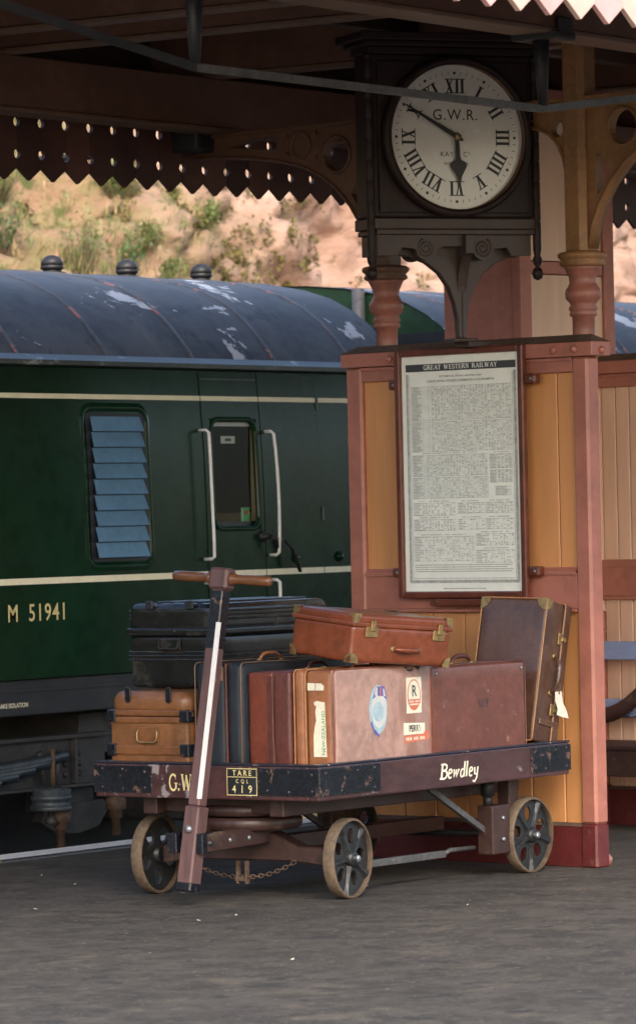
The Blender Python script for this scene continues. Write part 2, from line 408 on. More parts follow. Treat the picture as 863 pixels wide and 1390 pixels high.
def put(name, me, parent=None, bevel=0, seg=2):
    o = bpy.data.objects.new(name, me)
    COL.objects.link(o)
    if parent is not None: o.parent = parent
    if bevel:
        b = o.modifiers.new('bevel', 'BEVEL'); b.width = bevel; b.segments = seg; b.limit_method = 'ANGLE'; b.angle_limit = R(35)
        b.harden_normals = False
    return o

def B(name, mt, parent, x0, x1, y0, y1, z0, z1, bevel=0, seg=2):
    return MB().box(min(x0, x1), max(x0, x1), min(y0, y1), max(y0, y1), min(z0, z1), max(z0, z1)).build(name, mt, parent, bevel, seg)

def tag(o, label=None, cat=None, group=None, kind=None):
    if label: o['label'] = label
    if cat: o['category'] = cat
    if group: o['group'] = group
    if kind: o['kind'] = kind
    return o

def thing(name, label, cat, loc=(0, 0, 0), rz=0, group=None, mtx=None):
    o = bpy.data.objects.new(name, None)
    o.empty_display_size = .1
    COL.objects.link(o)
    if mtx is not None: o.matrix_world = mtx
    else:
        o.location = loc; o.rotation_euler = (0, 0, rz)
    return tag(o, label, cat, group)

def copy_tree(o, parent=None):
    c = o.copy(); COL.objects.link(c)
    if parent is not None: c.parent = parent
    for ch in list(o.children): copy_tree(ch, c)
    return c

def smooth_all(o):
    for p in o.data.polygons: p.use_smooth = True
    return o

def circ(cx, cy, rx, ry=None, n=24, a0=0., a1=2 * PI):
    ry = ry or rx
    full = abs(a1 - a0 - 2 * PI) < 1e-6
    return [(cx + rx * math.cos(a0 + (a1 - a0) * i / (n if full else n - 1)), cy + ry * math.sin(a0 + (a1 - a0) * i / (n if full else n - 1))) for i in range(n)]

def rrect(x0, x1, y0, y1, r, n=5):
    out = []
    for cx, cy, a in ((x1 - r, y1 - r, 0), (x0 + r, y1 - r, PI / 2), (x0 + r, y0 + r, PI), (x1 - r, y0 + r, 1.5 * PI)):
        out += [(cx + r * math.cos(a + PI / 2 * i / n), cy + r * math.sin(a + PI / 2 * i / n)) for i in range(n + 1)]
    return out

# ------------------------------------------------------------------ lettering
def sans(mb, body, O, X, Y, h, xs=1.0, bold=0., align='LEFT', space=1.):
    """letters of Blender's built-in face laid on the plane O, X, Y; h = capital height"""
    cu = bpy.data.curves.new('lettering', 'FONT')
    cu.body = body; cu.size = 1.0; cu.align_x = align; cu.offset = bold; cu.space_character = space; cu.resolution_u = 3
    ob = bpy.data.objects.new('lettering', cu)
    me = bpy.data.meshes.new_from_object(ob)
    k = h / .69
    O, X, Y = Vector(O), Vector(X).normalized(), Vector(Y).normalized()
    mb.add([O + X * v.co.x * k * xs + Y * v.co.y * k for v in me.vertices], [tuple(p.vertices) for p in me.polygons])
    bpy.data.objects.remove(ob); bpy.data.curves.remove(cu); bpy.data.meshes.remove(me)

def A(cx, cy, rx, ry, d0, d1, n=12):
    return [(cx + rx * math.cos(R(d0 + (d1 - d0) * i / n)), cy + ry * math.sin(R(d0 + (d1 - d0) * i / n))) for i in range(n + 1)]
TK, TN = .17, .07
def stem(x, y0=0, y1=1, t=TK):
    s = [([(x, y0), (x, y1)], t)]
    if y0 == 0: s.append(([(x - .17, .03), (x + .17, .03)], .06))
    if y1 == 1: s.append(([(x - .17, .97), (x + .17, .97)], .06))
    return s
SERIF = {
    'G': (.84, [(A(.45, .5, .37, .47, 50, 320, 18), .13), ([(.74, .12), (.74, .45)], TK), ([(.56, .45), (.9, .45)], .06), ([(.70, .68), (.70, .98)], .06)]),
    'R': (.86, stem(.2) + [([(.2, .95)] + A(.42, .72, .24, .23, 90, -90, 10) + [(.2, .49)], .12), ([(.45, .48), (.80, .03)], TK), ([(.74, .03), (.92, .03)], .06)]),
    'E': (.74, stem(.2) + [([(.2, .95), (.66, .95)], TN), ([(.66, .97), (.66, .74)], .06), ([(.2, .52), (.52, .52)], TN), ([(.52, .62), (.52, .42)], .06), ([(.2, .05), (.68, .05)], TN), ([(.68, .03), (.68, .28)], .06)]),
    'A': (.90, [([(.12, .03), (.43, .96)], TN), ([(.45, .98), (.78, .03)], TK), ([(.24, .34), (.64, .34)], TN), ([(.02, .03), (.24, .03)], .06), ([(.64, .03), (.92, .03)], .06)]),
    'T': (.78, stem(.39) [:2] + [([(.05, .95), (.73, .95)], TN), ([(.06, .97), (.06, .72)], .06), ([(.72, .97), (.72, .72)], .06)]),
    'W': (1.22, [([(.15, .97), (.36, .03)], TK), ([(.36, .03), (.58, .95)], TN), ([(.58, .95), (.80, .03)], TK), ([(.80, .03), (1.05, .97)], TN), ([(.02, .97), (.30, .97)], .06), ([(.94, .97), (1.16, .97)], .06)]),
    'S': (.66, [(A(.34, .73, .23, .23, 30, 240, 10) + A(.34, .27, .25, .24, 70, -150, 12), .13), ([(.56, .74), (.56, .98)], .06), ([(.09, .02), (.09, .28)], .06)]),
    'N': (.92, stem(.18, t=TN) + stem(.76, .02, 1, t=TN) + [([(.18, .97), (.76, .03)], TK)]),
    'I': (.42, stem(.2)),
    'L': (.72, stem(.2) + [([(.2, .05), (.66, .05)], TN), ([(.66, .03), (.66, .3)], .06)]),
    'Y': (.84, [([(.15, .97), (.43, .48)], TK), ([(.70, .97), (.43, .48)], TN), ([(.43, .5), (.43, .03)], TK), ([(.28, .03), (.58, .03)], .06), ([(.02, .97), (.28, .97)], .06), ([(.6, .97), (.82, .97)], .06)]),
    'X': (.84, [([(.12, .97), (.70, .03)], TK), ([(.70, .97), (.12, .03)], TN), ([(.0, .97), (.26, .97)], .06), ([(.58, .97), (.82, .97)], .06), ([(.0, .03), (.26, .03)], .06), ([(.58, .03), (.84, .03)], .06)]),
    'V': (.84, [([(.15, .97), (.42, .03)], TK), ([(.42, .03), (.70, .97)], TN), ([(.0, .97), (.28, .97)], .06), ([(.58, .97), (.82, .97)], .06)]),
    '.': (.28, [([(.12, .0), (.12, .15)], .15)]),
    ' ': (.55, []),
    # a brush-lettered lower case for the trolley's station name
    'B': (.66, [([(.16, 0), (.16, 1)], .14), ([(.02, .96), (.36, .97)] + A(.36, .76, .22, .2, 90, -90, 8) + [(.16, .55)], .11), ([(.16, .54), (.38, .54)] + A(.38, .28, .26, .26, 90, -90, 8) + [(.02, .03)], .12)]),
    'e': (.44, [([(.10, .30), (.36, .38)] + A(.23, .42, .14, .18, 10, 180, 8) + A(.24, .24, .16, .22, 170, 320, 8), .10)]),
    'w': (.62, [([(.08, .58), (.13, .05), (.30, .50)], .11), ([(.30, .55), (.36, .05), (.54, .58)], .11)]),
    'd': (.48, [(A(.22, .28, .15, .26, 60, 350, 12), .10), ([(.40, 1.05), (.40, .02)], .12)]),
    'l': (.24, [([(.11, 1.05), (.11, .02)], .12)]),
    'y': (.46, [([(.07, .58), (.12, .14), (.30, .12)], .11), ([(.38, .60), (.36, -.10), (.20, -.38), (.0, -.30)], .11)]),
}
def serif(mb, body, O, X, Y, h, xs=1., slant=0., N=None, center=False, weight=1., space=.06):
    O, X, Y = Vector(O), Vector(X).normalized(), Vector(Y).normalized()
    Nn = X.cross(Y).normalized()
    wtot = sum(SERIF[c][0] + space for c in body) - space
    x = -wtot / 2 if center else 0.
    k = 0
    for c in body:
        w, strokes = SERIF[c]
        for pts, t in strokes:
            t = t * weight
            L_, R_ = [], []
            P = [Vector((p[0], p[1])) for p in pts]
            for i, p in enumerate(P):
                d = (P[min(i + 1, len(P) - 1)] - P[max(i - 1, 0)])
                d = d.normalized() if d.length > 1e-6 else Vector((1, 0))
                n = Vector((-d.y, d.x))
                L_.append(p + n * t / 2); R_.append(p - n * t / 2)
            ring = L_ + R_
            k += 1
            vs = [O + X * ((x + q.x + slant * q.y) * h * xs) + Y * (q.y * h) + Nn * (.00004 * (k % 7)) for q in ring]
            n = len(P)
            mb.add(vs, [(i, i + 1, n + i + 1, n + i) for i in range(n - 1)])
        x += w + space
    return wtot * h * xs

# ================================================================== SETTING
PEDGE = 12.90                      # platform edge
B('platform', 'tarmac', None, -60, 90, -40, PEDGE - .26, -.9, 0)['kind'] = 'structure'
pe = thing('platform_edge', None, None); pe['kind'] = 'structure'
x = -12.0
ci = 0
while x < 40:                      # coping slabs along the edge, joints recessed
    w = random.uniform(.85, .98)
    B('coping_slab', 'coping', pe, x + .004, x + w - .004, PEDGE - .255, PEDGE, -.12, .004 + random.uniform(-.001, .002), .006)
    x += w
pw = B('platform_wall', 'coping', None, -60, 90, PEDGE - .25, PEDGE - .06, -1.0, -.125); pw['kind'] = 'structure'
wlm = MB()
x = -30.
while x < 60:                      # painted white line, slightly wavering edges
    j = [random.uniform(-.004, .004) for _ in range(2)]
    wlm.quad((x, 12.695 + j[0], .0095), (x + .5, 12.695 + j[0] * .5, .0095), (x + .5, 12.888 + j[1] * .3, .0095), (x, 12.888 + j[1] * .3, .0095))
    x += .5
wo_ = wlm.build('white_line', 'whiteline'); wo_['kind'] = 'structure'
B('trackbed', 'ballast', None, -60, 120, PEDGE - .04, 40, -1.4, -1.06)['kind'] = 'structure'
for yy in (13.72, 15.16):
    tr = MB()
    tr.box(-30, 80, yy - .035, yy + .035, -.945, -.91).box(-30, 80, yy - .009, yy + .009, -1.03, -.945).box(-30, 80, yy - .07, yy + .07, -1.055, -1.03)
    tr.build('rail', 'steel')['kind'] = 'structure'

# ---- rock cutting behind the line
BX = [6 + 1.5 * i for i in range(13)] + [25.0 + .075 * i for i in range(215)] + [41.2 + 1.6 * i for i in range(24)]
BT = [.035 * i for i in range(9)] + [.30 + .0042 * i for i in range(72)] + [.61 + .03 * i for i in range(14)]
def bank_mesh():
    from mathutils import noise as mn
    vs = []; fs = []
    nx, ny = len(BX) - 1, len(BT) - 1
    for t in BT:
        for xx in BX:
            yy = 18.6 + t * 8.5
            zz = -1.2 + 9.5 * (t ** .85)
            big = mn.fractal(Vector((xx * .35, yy * .35, zz * .5)), 1.0, 2.0, 4) * .55
            fin = mn.fractal(Vector((xx * 1.7, yy * 1.7, zz * 2.4)), .9, 2.1, 6) * .17
            # blocky sandstone: bedding ledges and joints
            blk = abs(mn.noise(Vector((xx * .8 + zz * .3, yy * .5, zz * .9)))) * .35
            bed = mn.noise(Vector((xx * .5, 3.3, (zz + xx * .16) * 4.2)))
            jt = mn.voronoi(Vector((xx * 1.3, yy * .6, zz * 2.1)))[0]
            crack = max(0., .10 - (jt[1] - jt[0])) * 1.3
            yy2 = yy - big - fin - blk - max(0, bed) * .14 + crack
            vs.append((xx, yy2, zz + big * .5 + fin * .4))
    for j in range(ny):
        for i in range(nx):
            a = j * (nx + 1) + i
            fs.append((a, a + 1, a + nx + 2, a + nx + 1))
    return vs, fs
bv_, bf_ = bank_mesh()
mb = MB(); mb.add(bv_, bf_, True)
bank = mb.build('rock_bank', 'rock'); bank['kind'] = 'structure'
B('hilltop', 'rock', None, -60, 160, 26.9, 120, 5, 7.9)['kind'] = 'structure'

def bank_pt(xx, zt):
    """a point of the cutting face near height zt at xx"""
    nx, ny = len(BX) - 1, len(BT) - 1
    i = min(range(nx + 1), key=lambda q: abs(BX[q] - xx))
    best = min(range(ny + 1), key=lambda j: abs(bv_[j * (nx + 1) + i][2] - zt))
    return Vector(bv_[best * (nx + 1) + i])

def leaf(mb, p, d, ln, wd, up=Vector((0, 0, 1))):
    s = d.cross(up)
    if s.length < 1e-3: s = Vector((1, 0, 0))
    s.normalize()
    n = s.cross(d) * random.uniform(-.2, .2)
    mb.add([p, p + d * ln * .5 + s * wd + n * ln, p + d * ln, p + d * ln * .5 - s * wd + n * ln], [(0, 1, 2, 3)])

def rdir(zb=0.):
    d = Vector((random.gauss(0, 1), random.gauss(0, 1), random.gauss(0, 1) + zb))
    return d.normalized()

# grass and dry stalks over the overgrown part of the slope
gm, dm = MB(), MB()
for _ in range(1500):
    xx = random.uniform(24.5, 31.8); zt = random.uniform(2.6, 5.6)
    if xx > 29.0 and random.random() < (xx - 29.0) / 2.6: continue
    p = bank_pt(xx, zt) + Vector((random.uniform(-.15, .15), 0, random.uniform(-.05, .05)))
    tgt = gm if random.random() < .45 else dm
    for _b in range(5):
        d = Vector((random.gauss(0, .45), random.gauss(-.35, .35), 1)).normalized()
        leaf(tgt, p + Vector((random.gauss(0, .05), -.02, 0)), d, random.uniform(.06, .24), random.uniform(.003, .007))
gm.build('grass', 'grass', recalc=False)['kind'] = 'stuff'
dm.build('dry_grass', 'drygrass', recalc=False)['kind'] = 'stuff'
# moss and small tufts gripping the bare rock
mm = MB()
for _ in range(150):
    xx = random.gauss(31.9, 1.1); zt = random.uniform(3.2, 4.9)
    p = bank_pt(xx, zt)
    r = random.uniform(.03, .085)
    for _b in range(30):
        q = p + Vector((random.gauss(0, r), -abs(random.gauss(0, .02)) - .02, random.gauss(0, r * .8)))
        leaf(mm, q, rdir(.3), random.uniform(.03, .06), random.uniform(.010, .02))
mm.build('moss', 'moss', recalc=False)['kind'] = 'stuff'
# single shrubs one can pick out
def shrub(xx, zt, h, sp, kind, label, upright=.9):
    p = bank_pt(xx, zt)
    root = thing('shrub', label, 'shrub', p, 0, 'shrubs on the overgrown bank')
    st, lf = MB(), MB()
    for k in range(15):
        d = Vector((random.gauss(0, sp), random.gauss(-.25, sp * .6), upright + random.random() * .3)).normalized()
        ln = h * random.uniform(.55, 1.0)
        pts = [d * ln * t + Vector((0, 0, -.05 * t * t)) for t in (0, .4, .75, 1.)]
        st.tube([q + Vector((0, 0, -.03)) for q in pts], [.009, .007, .005, .003], 5)
        for _ in range(40):
            t = random.uniform(.25, 1.05)
            q = d * ln * t + Vector((random.gauss(0, .03), random.gauss(0, .03), random.gauss(0, .03)))
            leaf(lf, q, (d * .7 + rdir(.1) * .9).normalized(), random.uniform(.03, .07), random.uniform(.004, .009))
    st.build('stems', 'twig', root); lf.build('foliage', 'leaf2' if kind else 'leaf', root, recalc=False)
shrub(28.15, 3.72, .50, .40, 0, 'dark green bushy shrub at the far left of the bank, above the carriage')
shrub(28.65, 4.15, .40, .35, 1, 'light green shrub just under the valance at the far left of the bank')
shrub(28.75, 3.45, .66, .33, 1, 'tall feathery green shrub between the first two roof ventilators')
shrub(28.93, 3.42, .52, .30, 0, 'dark slender shrub close left of the middle roof ventilator')
shrub(29.72, 4.30, .30, .35, 1, 'small green shrub hanging under the pointed valance boards')
shrub(29.85, 3.86, .20, .5, 1, 'small bright green spiky shrub above the middle roof ventilator')
shrub(30.72, 4.05, .24, .35, 1, 'yellowish green shrub alone on the bare bank, left of the arched bracket')
shrub(29.12, 3.40, .30, .35, 1, 'low green shrub just behind the middle roof ventilator')

# ================================================================== RAILWAY CARRIAGES
YS = 13.05
def side_y(z):                     # gentle tumblehome of the body side
    return YS + .030 * ((z - 1.30) / .9) ** 2 + (0.018 * max(0, z - 1.9) if z > 1.9 else 0)
ROOFP = [(13.075, 2.325), (13.115, 2.385), (13.165, 2.445), (13.225, 2.515), (13.30, 2.585), (13.40, 2.655), (13.53, 2.722), (13.70, 2.775), (13.95, 2.822), (14.20, 2.846), (14.44, 2.853)]
ROOFP = ROOFP + [(28.88 - y, z) for y, z in reversed(ROOFP[:-1])]

def carriage(label, X0, X1, detailed):
    root = thing('railway_carriage', label, 'train carriage', (X0, YS, 0), 0, 'green carriages at the platform')
    ox = X0
    def S(v): return (v[0] - ox, v[1] - YS, v[2])
    zs = [.805, .95, 1.1, 1.2, 1.3, 1.4, 1.49, 1.6, 1.7, 1.8, 1.9, 1.98, 2.05, 2.15, 2.22, 2.29]
    win = (17.935, 18.335, 1.49, 2.05)
    lou = [(16.955, 17.355, 1.37, 2.05), (15.785, 16.185, 1.37, 2.05)] if detailed else []
    xs = sorted(set([X0, X1] + ([win[0], win[1]] if detailed else []) + [a for l in lou for a in l[:2]] + [X0 + .6 * i for i in range(1, int((X1 - X0) / .6))]))
    mb = MB()
    vs = {}
    def vid(i, j):
        if (i, j) not in vs:
            vs[(i, j)] = len(mb.v); mb.v.append(Vector(S((xs[i], side_y(zs[j]), zs[j]))))
        return vs[(i, j)]
    for i in range(len(xs) - 1):
        for j in range(len(zs) - 1):
            cx, cz = (xs[i] + xs[i + 1]) / 2, (zs[j] + zs[j + 1]) / 2
            if detailed and win[0] < cx < win[1] and win[2] < cz < win[3]: continue
            mb.f.append((vid(i, j), vid(i + 1, j), vid(i + 1, j + 1), vid(i, j + 1))); mb.sm.append(True)
    # far side and floor close the body
    d = 2.78
    mb.add([S((X0, YS + d, .8)), S((X1, YS + d, .8)), S((X1, YS + d, 2.3)), S((X0, YS + d, 2.3))], [(0, 1, 2, 3)])
    mb.add([S((X0, side_y(.805), .805)), S((X1, side_y(.805), .805)), S((X1, YS + d, .8)), S((X0, YS + d, .8))], [(0, 1, 2, 3)])
    body = mb.build('body', 'green', root, recalc=False)
    # ends
    prof = [(y - YS, z) for y, z in ROOFP]
    for xe, t in ((0.002, .03), (X1 - X0 - .032, .03)):
        e = MB(); e.plate([[(.012, .80), (.012, 2.30)] + [(p[0], p[1] - .006) for p in prof] + [(d - .01, 2.30), (d - .01, .80)]], (xe, 0, 0), (0, 1, 0), (0, 0, 1), (t, 0, 0))
        e.build('end_wall', 'green_d', root)
    # roof
    r = MB()
    nx = max(2, int((X1 - X0) / .35))
    vv = []; ff = []
    n = len(ROOFP)
    for i in range(nx + 1):
        xx = X0 - .012 + (X1 - X0 + .024) * i / nx
        for y, z in ROOFP: vv.append(S((xx, y, z)))
    for i in range(nx):
        for j in range(n - 1): ff.append((i * n + j, (i + 1) * n + j, (i + 1) * n + j + 1, i * n + j + 1))
    r.add(vv, ff, True)
    roof = r.build('roof', 'roof', root, recalc=False)
    # seams over the roof
    xr = X0 + .38
    while xr < X1 - .1:
        s = MB(); vv = []; ff = []
        for j, (y, z) in enumerate(ROOFP):
            ny, nz = (y - 14.44) * .35, 1.; l = math.hypot(ny, nz); ny /= l; nz /= l
            for hx, hh in ((-.013, .0), (-.009, .005), (.009, .005), (.013, .0)): vv.append(S((xr + hx, y + ny * hh, z + nz * hh)))
        for j in range(n - 1):
            for k in range(3): ff.append((j * 4 + k, j * 4 + k + 1, j * 4 + 5 + k, j * 4 + 4 + k))
        s.add(vv, ff, True); s.build('roof_seam', 'rib', roof, recalc=False)
        xr += .705
    # gutter and cantrail
    g = MB()
    g.add([S((X0 - .005, 13.03, 2.322)), S((X1 + .005, 13.03, 2.322)), S((X1 + .005, 13.082, 2.352)), S((X0 - .005, 13.082, 2.352)),
           S((X0 - .005, 13.03, 2.300)), S((X1 + .005, 13.03, 2.300)), S((X1 + .005, 13.11, 2.292)), S((X0 - .005, 13.11, 2.292))],
          [(0, 1, 2, 3), (4, 5, 1, 0), (4, 7, 6, 5), (0, 3, 7, 4), (1, 5, 6, 2)])
    g.build('gutter', 'gutter', root)
    # lining
    for z0, z1 in ((2.139, 2.163), (1.253, 1.283)):
        l = MB()
        segs = [(X0, X1)]
        if detailed: segs = [(X0, 17.868), (17.874, 18.367), (18.373, 18.885), (18.891, X1)]
        for a, b in segs:
            l.quad(S((a, side_y(z0) - .0065, z0)), S((b, side_y(z0) - .0065, z0)), S((b, side_y(z1) - .0065, z1)), S((a, side_y(z1) - .0065, z1)))
        l.build('lining_stripe', 'cream', root, recalc=False)
    # solebar
    B('solebar', 'solebar', root, 0, X1 - X0, .045, .16, .63, .803, .006)
    B('sill_step', 'solebar', root, 0, X1 - X0, .035, .06, .742, .757)
    return root, S, roof, body

root, S, roof, body = carriage('green diesel carriage beside the trolley, lettered M 51941', 9.0, 19.70, True)
# roof ventilators
for xv in (18.155, 18.80, 19.47):
    y, z = 14.22, 2.842
    v = MB()
    v.lathe([(.075, 0), (.075, .010), (.050, .014), (.050, .030), (.060, .028), (.060, .046), (.054, .050), (.059, .050), (.057, .068), (.046, .086), (.028, .098), (.001, .103)], S((xv, y, z - .006)), (0, 0, 1), 20)
    vo = v.build('roof_ventilator', 'ironblack', roof)
# louvred windows
def window_frame(name, x0, x1, z0, z1, wd, r, mt, proud, par):
    f = MB()
    zc = (z0 + z1) / 2
    # built in strips so that it follows the body side
    outer = rrect(x0 - wd, x1 + wd, z0 - wd, z1 + wd, r + wd, 6); inner = rrect(x0, x1, z0, z1, r, 6)
    n = len(outer)
    vs = []
    mid = rrect(x0 - wd * .5, x1 + wd * .5, z0 - wd * .5, z1 + wd * .5, r + wd * .5, 6)
    for lp, pr in ((outer, .001), (mid, -proud), (inner, -proud * .5), (inner, .014)):
        for px_, pz_ in lp: vs.append(S((px_, side_y(pz_) + pr, pz_)))
    fs = []
    for k in range(3):
        for i in range(n): fs.append((k * n + i, k * n + (i + 1) % n, (k + 1) * n + (i + 1) % n, (k + 1) * n + i))
    f.add(vs, fs, True)
    return f.build(name, mt, par)
for (x0, x1) in ((16.95, 17.36), (15.71, 16.12)):
    lw = window_frame('louvre_window', x0 - .035, x1 + .035, 1.345, 2.08, .045, .05, 'green', .007, root)
    bk = MB()
    for k in range(7):
        za, zb = 1.35 + k * .103, 1.35 + (k + 1) * .103
        bk.quad(S((x0 - .03, side_y(za) - .003, za)), S((x1 + .03, side_y(za) - .003, za)), S((x1 + .03, side_y(zb) - .003, zb)), S((x0 - .03, side_y(zb) - .003, zb)))
    bk.build('backing', 'solebar', lw, recalc=False)
    nsl = 9
    for k in range(nsl):
        zt = 2.055 - k * .0768
        y = side_y(zt) - YS
        sl = MB()
        a, b = x0 - 9.0 + .008, x1 - 9.0 - .008
        sl.add([(a, y - .006, zt), (b, y - .006, zt), (b + .008, y - .030, zt - .070), (a - .008, y - .030, zt - .070),
                (a, y - .003, zt), (b, y - .003, zt), (b + .008, y - .026, zt - .073), (a - .008, y - .026, zt - .073)],
               [(0, 3, 2, 1), (4, 5, 6, 7), (3, 7, 6, 2), (0, 1, 5, 4), (0, 4, 7, 3), (1, 2, 6, 5)])
        sl.build('louvre_slat', 'bluelouvre', lw)
win_ = (17.935, 18.335, 1.49, 2.05)
# guard's doors: joints, window, rails, handles
def door_leaf(x0, x1, hole=None):
    zs = [.81, .95, 1.1, 1.2, 1.3, 1.4, 1.49, 1.6, 1.7, 1.8, 1.9, 1.98, 2.05, 2.15, 2.22, 2.282]
    xs = [x0, x1] if not hole else [x0, hole[0], hole[1], x1]
    d = MB()
    for i in range(len(xs) - 1):
        for k in range(len(zs) - 1):
            if hole and i == 1 and hole[2] - .001 < zs[k] and zs[k + 1] < hole[3] + .001: continue
            d.add([S((a, side_y(z) - .0045, z)) for a, z in ((xs[i], zs[k]), (xs[i + 1], zs[k]), (xs[i + 1], zs[k + 1]), (xs[i], zs[k + 1]))], [(0, 1, 2, 3)], True)
    for xx in (x0 - .0006, x1 + .0006):
        for k in range(len(zs) - 1):
            d.quad(S((xx, side_y(zs[k]) - .0045, zs[k])), S((xx, side_y(zs[k + 1]) - .0045, zs[k + 1])), S((xx, side_y(zs[k + 1]) + .002, zs[k + 1])), S((xx, side_y(zs[k]) + .002, zs[k])))
    o = d.build('door', 'green', root, recalc=False)
    bm = bmesh.new(); bm.from_mesh(o.data); bmesh.ops.remove_doubles(bm, verts=bm.verts[:], dist=.0003); bm.to_mesh(o.data); bm.free()
    return o
dj = door_leaf(17.875, 18.366, win_)
dj2 = door_leaf(18.374, 18.884)
B('door_head', 'gutter', dj, 17.885 - 9, 18.36 - 9, side_y(2.25) - YS - .006, side_y(2.25) - YS, 2.246, 2.252)
wf = window_frame('door_window', 17.952, 18.318, 1.507, 2.033, .034, .05, 'green', .012, dj)
gl = MB()
gl.add([S((17.93, side_y(1.49) + .012, 1.485)), S((18.34, side_y(1.49) + .012, 1.485)), S((18.34, side_y(2.05) + .012, 2.055)), S((17.93, side_y(2.05) + .012, 2.055))], [(0, 1, 2, 3)])
gl.build('pane', 'trainglass', wf, recalc=False)
ib = MB()   # what one sees of the van inside
ib.box(17.2 - 9, 19.6 - 9, 1.25, 1.27, .82, 2.3)
ib.build('inner_partition', 'inner', wf)
B('inner_end_panel', 'inner', wf, 19.58 - 9, 19.60 - 9, .10, 1.24, .82, 2.29)
B('inner_door_post', 'innercream', wf, 18.452 - 9, 18.475 - 9, .105, .14, .82, 2.29)
B('inner_desk', 'innercream', wf, 18.62 - 9, 19.20 - 9, .60, .62, 1.30, 1.575)
B('inner_desk_rail', 'inner', wf, 18.55 - 9, 19.5 - 9, .585, .60, 1.576, 1.60)
B('inner_ledge', 'solebar', wf, 17.94 - 9, 18.33 - 9, .03, .07, 1.44, 1.530)
B('inner_header', 'sticker_w', wf, 17.955 - 9, 18.315 - 9, .037, .04, 2.012, 2.035)
st = B('notice_label', 'sticker_w', wf, 18.055 - 9, 18.175 - 9, .036, .0375, 1.925, 1.962)
B('notice_symbol', 'ink', st, 18.09 - 9, 18.14 - 9, .0345, .0355, 1.937, 1.951)
st = B('notice_label', 'sticker_g', wf, 18.215 - 9, 18.29 - 9, .036, .0375, 1.52, 1.60)
B('notice_symbol', 'sticker_r', st, 18.245 - 9, 18.275 - 9, .0345, .0355, 1.565, 1.585)
B('notice_symbol', 'sticker_w', st, 18.222 - 9, 18.23 - 9, .0345, .0355, 1.525, 1.595)
def rail_(x, zt, zb, curve, dx=0.):
    p = MB()
    yt, yb = side_y(zt) - YS, side_y(zb) - YS
    pts = [(x - 9, yt, zt), (x - 9, yt - .045, zt), (x + dx * .3 - 9, yt - .062, zt - .012)]
    for k in range(1, 8):
        t = k / 8.
        pts.append((x + dx * math.sin(PI * t) - 9, yt + (yb - yt) * t - .064 - curve * math.sin(PI * t), zt - .012 + (zb - zt + .024) * t))
    pts += [(x + dx * .3 - 9, yb - .062, zb + .012), (x - 9, yb - .045, zb), (x - 9, yb, zb)]
    p.tube(pts, .0085, 8)
    return p.build('handrail', 'white', dj)
rail_(17.845, 1.99, 1.345, .0)
rail_(18.405, 1.985, 1.355, .012)
rail_(17.845, 1.225, .90, .0)
rail_(18.405, 1.228, .90, .0)
hd = MB()
hd.lathe([(.030, 0), (.030, .012), (.016, .018), (.016, .05)], S((18.345, side_y(1.45), 1.45)), (0, -1, 0), 16)
hd.tube([S((18.345, 13.0, 1.45)), S((18.385, 12.99, 1.435)), S((18.39, 12.99, 1.39))], [.014, .013, .010], 8)
hd.build('lock_handle', 'ironblack', dj)
hd = MB()
hd.lathe([(.018, 0), (.018, .02)], S((18.50, side_y(1.42), 1.42)), (0, -1, 0), 12)
hd.tube([S((18.49, 13.01, 1.425)), S((18.53, 12.995, 1.39)), S((18.585, 12.985, 1.265))], [.012, .014, .013], 8, flat=.6)
hd.build('door_lever', 'ironblack', dj)
for xx in (18.63, 19.03):
    h = MB(); h.lathe([(.028, 0), (.024, .016), (.01, .024), (.001, .025)], S((xx, side_y(1.34), 1.335)), (0, -1, 0), 14); h.build('door_stop', 'green', dj)
for zz in (2.13, 1.56):
    B('hinge', 'gutter', dj, 18.880 - 9, 18.897 - 9, side_y(zz) - YS - .012, side_y(zz) - YS, zz - .035, zz + .035, .003)
# number
t = MB()
sans(t, 'M', S((16.262, side_y(1.11) - .003, 1.080)), (1, 0, 0), (0, 0, 1), .080, .94, .008)
t.build('number_prefix', 'gold', root)
t = MB()
sans(t, '51941', S((16.422, side_y(1.11) - .003, 1.080)), (1, 0, 0), (0, 0, 1), .080, .94, .008, space=1.12)
t.build('carriage_number', 'gold', root)
t = MB()
sans(t, 'BRAKE ISOLATION', (16.46 - 9, .042, .672), (1, 0, 0), (0, 0, 1), .021, .95, .012, align='RIGHT')
t.build('solebar_lettering', 'cream', root)
# bogie under the near end
def L9(x): return x - 9
bg_ = B('bogie_frame', 'under', root, L9(13.2), L9(17.30), .235, .255, .262, .50, .004)
B('frame_flange', 'under', bg_, L9(13.2), L9(17.30), .19, .26, .492, .512, .003)
B('frame_flange', 'under', bg_, L9(13.2), L9(17.30), .19, .26, .252, .268, .003)
B('frame_web', 'under', bg_, L9(17.02), L9(17.04), .20, .235, .27, .49, .002)
B('bolster_beam', 'under', bg_, L9(17.18), L9(17.9), .30, 1.8, .40, .60, .004)
for xr_ in (16.98, 17.085):
    for zr in (.415, .365, .315):
        h = MB(); h.lathe([(.017, 0), (.013, .01), (.001, .016)], (L9(xr_ + random.uniform(-.006, .006)), .235, zr), (0, -1, 0), 10); h.build('rivet', 'under', bg_)
for k in range(6):                 # leaf spring, each leaf shorter than the last
    ln = .92 - k * .13
    lf = MB(); pts = []
    for i in range(9):
        u_ = -1 + 2 * i / 8
        pts.append((L9(16.00) + u_ * ln, .17, .37 - k * .017 + .05 * (u_ * ln) ** 2))
    lf.tube(pts, .028, 4, flat=.26, up=(0, 1, 0) ); lf.build('spring_leaf', 'spring', bg_)
hg = MB(); hg.tube([(L9(16.80), .17, .45), (L9(16.80), .17, .27)], .013, 8); hg.build('spring_hanger', 'rust', bg_)
